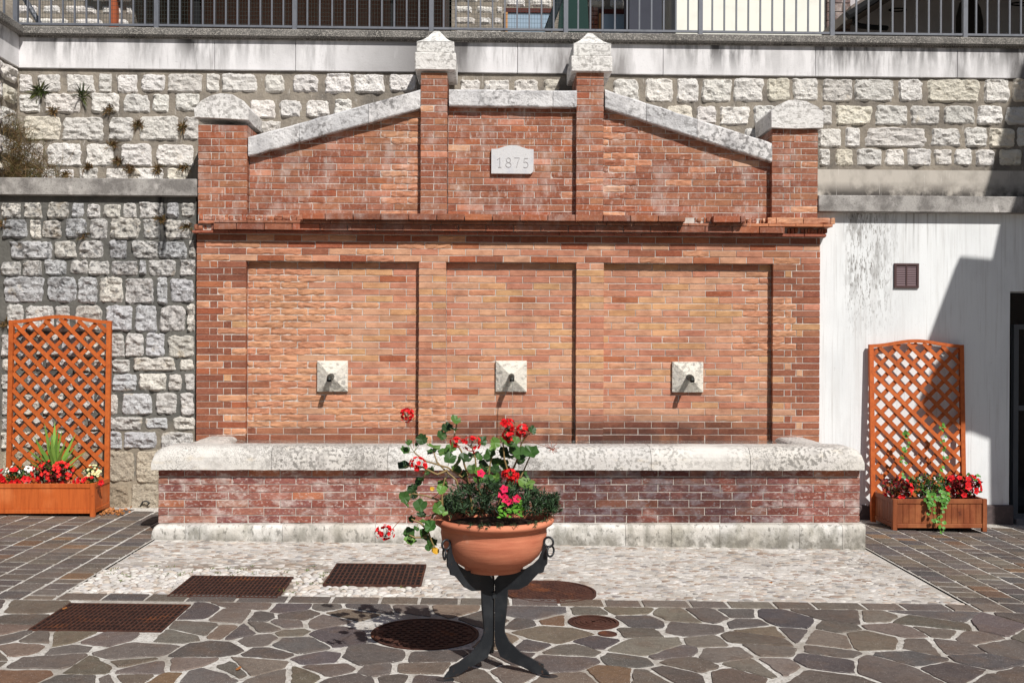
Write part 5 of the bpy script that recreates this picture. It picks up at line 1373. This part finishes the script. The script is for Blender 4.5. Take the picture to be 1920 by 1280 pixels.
# fine leaved filler plants
fl = root('silvery_filler_plant', (PCx, PCy, zr_), 'low bushy dark green fine-leaved plant filling the rim of the bowl', 'plant')
mb = MB()
for k in range(330):
    zx = rg.uniform(620, 1430); e_ = abs((zx - 1010) / 430)
    zy = rg.uniform(690 + 100 * e_ ** 2 + (40 if zx < 700 else 0), 925 - 30 * e_); 
    c = zp(zx, zy, rg.uniform(-.2, .16) * math.sqrt(max(0, 1 - e_ * e_ * .9)))
    ax_ = Vector((rg.uniform(-.8, .8) + (zx - 1010) / 600, rg.uniform(-1, .3), rg.uniform(.2, 1.2))).normalized(); tn = jit(rg.choice(DGR), .25, rg)
    for j_ in range(17):
        t = j_ / 17; p = c + ax_ * .05 * t; d = (ax_ * .7 + rdir(rg) * .9).normalized(); oval(mb, p, d, rdir(rg), rg.uniform(.02, .036), .006, tn)
for k in range(22):   # sprigs lying over the rim
    zx = rg.uniform(640, 1420); e_ = abs((zx - 960) / 440); yy_ = -.27 * math.sqrt(max(0.02, 1 - min(1, e_ * e_)))
    c = Vector((PCx + (zx - 960) / 4 / pxm, PCy + yy_, zr_ + .03)); ax_ = Vector((rg.uniform(-.5, .5), -1, rg.uniform(-.5, .2))).normalized(); tn = jit(rg.choice(DGR), .2, rg)
    for j_ in range(12): oval(mb, c + ax_ * .04 * j_ / 12, (ax_ * .8 + rdir(rg) * .7), rdir(rg), .02, .004, tn)
mb.build('foliage', m_leaf, fl, fix=False)
bz = root('bedding_plant', (PCx + .1, PCy - .1, zr_), 'small bright green bedding plant with pink-red blossoms at the front of the bowl', 'plant')
mb = MB(); f2 = MB()
for k in range(34):
    c = zp(rg.uniform(1040, 1210), rg.uniform(790, 930), -.19); d = Vector((rg.uniform(-1, 1), -.5, rg.uniform(-.4, .8))); oval(mb, c, d, (0, -1, .5), rg.uniform(.03, .045), .014, jit(s2l((96, 150, 52)), .2, rg))
mb.build('foliage', m_leaf, bz, fix=False)
for zx, zy in ((885, 590), (1075, 785), (1155, 780), (1045, 750), (1060, 708), (1100, 800)):
    flower(f2, zp(zx, zy, -.2), (rg.uniform(-.3, .3), -1, .5), .024, [s2l((206, 26, 70)), s2l((222, 40, 90))], rg, 5, s2l((120, 20, 50)))
f2.build('blossoms', m_petal, bz, fix=False)

# --- left planter plants
def wp(px, py, y): return W(px, py, y)
yM = (ybL + yfL) / 2
yu = root('spiky_plant', wp(102, 905, yM), 'tall spiky green yucca-like plant in the left planter', 'plant')
ry = random.Random(3); base = wp(102, 890, yM)
for (tx, ty, w_) in ((84, 795, 7), (106, 793, 9), (118, 806, 7), (62, 818, 6), (136, 815, 6), (50, 840, 5), (146, 832, 5), (44, 858, 4), (154, 846, 4), (72, 826, 6), (128, 822, 6), (95, 812, 7), (112, 800, 6), (142, 850, 4), (60, 850, 5), (56, 868, 4), (150, 868, 4), (90, 830, 7), (124, 836, 6), (76, 850, 5), (136, 858, 5)):
    t_ = wp(tx, ty, yM + ry.uniform(-.15, .12)); d = t_ - base; q = MB(); blade(q, base + Vector((ry.uniform(-.02, .02), ry.uniform(-.03, .03), 0)), d.normalized() + Vector((0, 0, .1)), d.length * 1.04, w_ / 200 * 1.5, .2, jit(s2l((112, 146, 62)), .25, ry), 5)
    q.build('leaf', m_leaf, yu, fix=False)
def bushlet(name, label, cat, px, py, rx, ry_, y, leaves, ln, lsz, flowers=None, fn=0, fsz=.02, petals=5, center=None, seed=0, depth=.1, group=None):
    r = random.Random(seed); c = wp(px, py, y); o = root(name, (c.x, c.y, c.z - ry_ / 200), label, cat, group)
    RX, RZ = rx / 200, ry_ / 200; mb = MB()
    for k in range(ln):
        d = rdir(r); rad = r.random() ** .4; q = c + Vector((d.x * RX * rad, d.y * depth * rad, d.z * RZ * rad)); oval(mb, q, rdir(r, .3), rdir(r, .6), lsz * r.uniform(.7, 1.3), lsz * .6, jit(r.choice(leaves), .25, r))
    mb.build('foliage', m_leaf, o, fix=False)
    if fn:
        fb = MB()
        for k in range(fn):
            d = rdir(r, .2); d.y = -abs(d.y); q = c + Vector((d.x * RX, d.y * depth * 1.05, d.z * RZ)); flower(fb, q, d + Vector((0, -.6, .3)), fsz * r.uniform(.8, 1.15), flowers, r, petals, center)
        fb.build('blossoms', m_petal, o, fix=False)
    return o
yq = yfL + .12
bushlet('petunia', 'bright red petunias at the left end of the orange planter', 'flowers', 28, 893, 34, 13, yq, GRN, 170, .035, REDF, 16, .038, 5, s2l((90, 10, 16)), 1)
bushlet('white_flowers', 'small white flowers above the red petunias in the left planter', 'flowers', 38, 882, 30, 8, yq + .1, GRN, 110, .03, [s2l((240, 238, 232))], 26, .016, 5, None, 2, .08)
bushlet('begonia', 'dark-leaved begonia with red blooms around the spiky plant', 'flowers', 100, 886, 38, 22, yq + .04, DRED + DGR[:2] + [s2l((66, 40, 32))], 360, .034, REDF, 40, .022, 4, s2l((220, 120, 60)), 3, .12)
bushlet('chrysanthemum', 'cream yellow flowers on a small bush by the trellis post', 'flowers', 174, 886, 17, 14, yq + .05, DGR + GRN, 170, .026, [s2l((240, 234, 190)), s2l((228, 220, 160))], 30, .014, 7, s2l((200, 170, 80)), 4, .08)
bushlet('petunia', 'few red petunias at the right corner of the orange planter', 'flowers', 166, 902, 26, 6, yfL + .08, GRN, 60, .03, REDF, 9, .03, 5, s2l((90, 10, 16)), 5, .06)
cp = root('clay_dish', wp(118, 908, yq), 'terracotta dish edge showing among the flowers of the left planter', 'dish'); mb = MB(); c = wp(118, 908, yq + .05); mb.lathe([(0, -.05), (.12, -.05), (.16, 0), (.165, .012), (.15, .012), (.12, -.02), (0, -.02)], c, 32); mb.build('dish', m_terra, cp, smooth=True)
# --- right planter plants
yr_ = frR.y + .14
bushlet('coleus', 'dark red leafy coleus at the left end of the brown planter', 'plant', 1682, 915, 28, 20, yr_, DRED + [s2l((84, 52, 30)), s2l((60, 70, 34))], 300, .04, REDF, 12, .022, 4, None, 6, .12)
bushlet('coleus', 'deep red coleus with bright flowers at the right end of the brown planter', 'plant', 1802, 912, 34, 24, yr_, DRED + DRED + GRN[:1], 360, .045, REDF, 14, .034, 5, s2l((120, 10, 20)), 7, .13)
bushlet('leafy_plant', 'green leafy plant in the middle of the brown planter', 'plant', 1742, 910, 44, 20, yr_, GRN, 300, .036, None, 0, seed=8, depth=.12)
vn = root('climbing_vine', wp(1745, 920, yr_), 'thin green vine climbing the trellis and trailing over the brown planter', 'vine')
rv = random.Random(12); mb = MB(); lf = MB()
runs = [[(1700, 920, .0), (1692, 880, .16), (1694, 850, .2), (1702, 830, .2), (1697, 800, .2)], [(1765, 920, 0), (1762, 880, .18), (1770, 850, .2), (1764, 815, .22), (1766, 795, .22)], [(1745, 915, 0), (1750, 936, -.16), (1746, 950, -.17), (1752, 978, -.17)],
        [(1760, 915, 0), (1764, 934, -.16), (1768, 950, -.17), (1762, 968, -.17), (1763, 1000, -.19)], [(1735, 915, 0), (1742, 932, -.155), (1738, 950, -.17)], [(1812, 890, .1), (1826, 895, .05), (1840, 898, .02)], [(1770, 915, 0), (1772, 930, -.15), (1766, 945, -.17)]]
for i, rn in enumerate(runs):
    pts = [wp(a, b, yr_ + c) for a, b, c in rn]; mb.tube(pts, .002, 4, s2l((104, 110, 60)))
    for a, b in zip(pts, pts[1:]):
        m_ = {2: 9, 3: 6, 4: 11, 6: 12}.get(i, 5)
        for k in range(m_):
            p = a.lerp(b, rv.random()) + Vector((rv.gauss(0, .018), rv.uniform(-.02, 0), rv.gauss(0, .012))); leaf(lf, p, (rv.uniform(-.6, .6), -1, rv.uniform(0, .9)), rv.uniform(.011, .022), jit(s2l((84, 136, 50)), .25, rv), 7, .05, .2, rv)
mb.build('stem', m_leaf, vn, fix=False); lf.build('foliage', m_leaf, vn, fix=False)
# --- wall weeds
def tuft(px, py, y, n, L_, w_, tones, seed, name, label, cat, group=None, spread=1.0, down=.5, mat=m_dryleaf):
    r = random.Random(seed); c = wp(px, py, y); o = root(name, c, label, cat, group); mb = MB()
    for k in range(n):
        d = Vector((r.gauss(0, .8) * spread, -abs(r.gauss(0, .6)), r.uniform(-.6, 1.2))); blade(mb, c + Vector((r.gauss(0, .02), 0, r.gauss(0, .015))), d, L_ * r.uniform(.5, 1.2), w_ * r.uniform(.7, 1.3), down, jit(r.choice(tones), .3, r), 3)
    mb.build('fronds', mat, o, fix=False)
FRN = [s2l((62, 74, 34)), s2l((80, 84, 40)), s2l((50, 56, 30))]; DRY = [s2l((98, 72, 44)), s2l((122, 96, 60)), s2l((84, 74, 40))]
yw_ = YU - .02
tuft(75, 172, yw_, 46, .12, .02, FRN, 1, 'fern', 'green fern growing from a joint near the left corner of the upper wall', 'fern', mat=m_leaf)
tuft(155, 180, yw_, 30, .13, .016, FRN, 2, 'fern', 'thin fern right of the bigger fern on the upper wall', 'fern', spread=.6, mat=m_leaf)
for k, (a, b, lab) in enumerate(((258, 234, 'dark dry tuft between two blocks, left of the corner pier'), (343, 238, 'dry tuft on the joint just left of the left pier cap'), (211, 271, 'brown weed tuft at the middle of the upper left wall'), (222, 303, 'low brown weed above the ledge'), (165, 315, 'small brown weed above the ledge by the grass'), (295, 318, 'reddish weed on the ledge near the pier'), (345, 316, 'reddish weed beside the pier above the ledge'), (300, 412, 'hanging dry tuft over the black stain on the lower wall'), (12, 606, 'rusty dry tuft on the lower wall left of the trellis top'), (352, 425, 'dry tuft beside the broken left end of the cornice'), (100, 208, 'flat dry tuft just under the bigger fern'), (125, 330, 'dry weed at the right edge of the grass on the ledge'), (205, 205, 'tiny weed between the second course blocks'), (20, 150, 'brown weed in the corner below the concrete band'), (243, 318, 'reddish brown weed on the ledge left of the bare stems'), (8, 420, 'rusty weed at the left edge of the lower wall'), (155, 440, 'brown weed in the third joint of the lower wall'))):
    tuft(a, b, yw_ if b < 400 else YL - .01, 70, .07, .010, DRY, 20 + k, 'wall_weed', lab, 'weed', 'weeds in the wall joints')
mb = MB(); r = random.Random(50); GT = [s2l((120, 98, 66)), s2l((98, 84, 52)), s2l((84, 84, 44)), s2l((140, 118, 84)), s2l((78, 56, 38))]
for k in range(1900):
    a = abs(r.gauss(0, 46)); px = -6 + a; py = 338 - max(4, 140 - a * 1.1) * r.random() ** 1.7
    c = wp(px, py, YU - .06 - r.random() * .35)
    blade(mb, c, (r.gauss(.1, .6), -abs(r.gauss(0, .4)), r.uniform(.1, 1.2)), r.uniform(.08, .3), .005, r.uniform(.3, 1.4), jit(r.choice(GT), .3, r), 4)
for k in range(12):
    px = r.uniform(20, 130); c = wp(px, 332, YU - .2); blade(mb, c, (r.gauss(.3, .5), -.1, 1), r.uniform(.3, .55), .003, .8, jit(GT[0], .2, r), 6)
o = mb.build('grass', m_dryleaf, kind='stuff', fix=False)
# weeds in the apron, and litter
mb = MB()
for k in range(60):
    g_ = G(r.uniform(180, 780), r.uniform(1060, 1112))
    if g_.x < xAL + .05 or any(x0 < g_.x < x1 and y0 < g_.y < y1 for x0, x1, y0, y1 in RECTS): continue
    for j_ in range(9): blade(mb, g_ + Vector((r.gauss(0, .014), r.gauss(0, .014), 0)), (r.gauss(0, 1), r.gauss(0, 1), .7), r.uniform(.012, .03), .006, .5, jit(s2l((96, 112, 50)), .3, r), 2)
o = mb.build('joint_weeds', m_leaf, kind='stuff', fix=False)
for k, (a, b, lab) in enumerate(((447, 1258, 'single orange dead leaf on a paving stone near the front'), (1445, 1095, 'withered brown leaf on the pebble apron'), (122, 1144, 'pale leaf on the largest grate'))):
    g_ = G(a, b); q = MB(); leaf(q, g_ + Vector((0, 0, .012)), (R.uniform(-.3, .3), -.3, 1), .014, s2l((150, 96, 52)), 7, .3, .4); o = q.build('dead_leaf', m_leaf, fix=False); tag(o, lab, 'leaf', 'fallen leaves')
mb = MB()
for k in range(60): leaf(mb, G(r.gauss(208, 14), r.uniform(956, 968)) + Vector((0, 0, .012 + r.random() * .02)), (r.gauss(0, .5), -.5, 1), r.uniform(.01, .022), jit(s2l((160, 104, 60)), .3, r), 6, .3, .5, r)
o = mb.build('leaf_litter', m_leaf, kind='stuff', fix=False)
# iron hook low on the left wall
hk = MB(); c = wp(270, 944, YL - .04); hk.tube([wp(262, 951, YL - .01), wp(268, 940, YL - .05), wp(275, 939, YL - .06), wp(280, 943, YL - .05), wp(276, 947, YL - .05)], .008, 6); o = hk.build('wall_hook', m_iron, smooth=True); tag(o, 'small black iron hook low on the stone wall between planter and basin', 'hook')
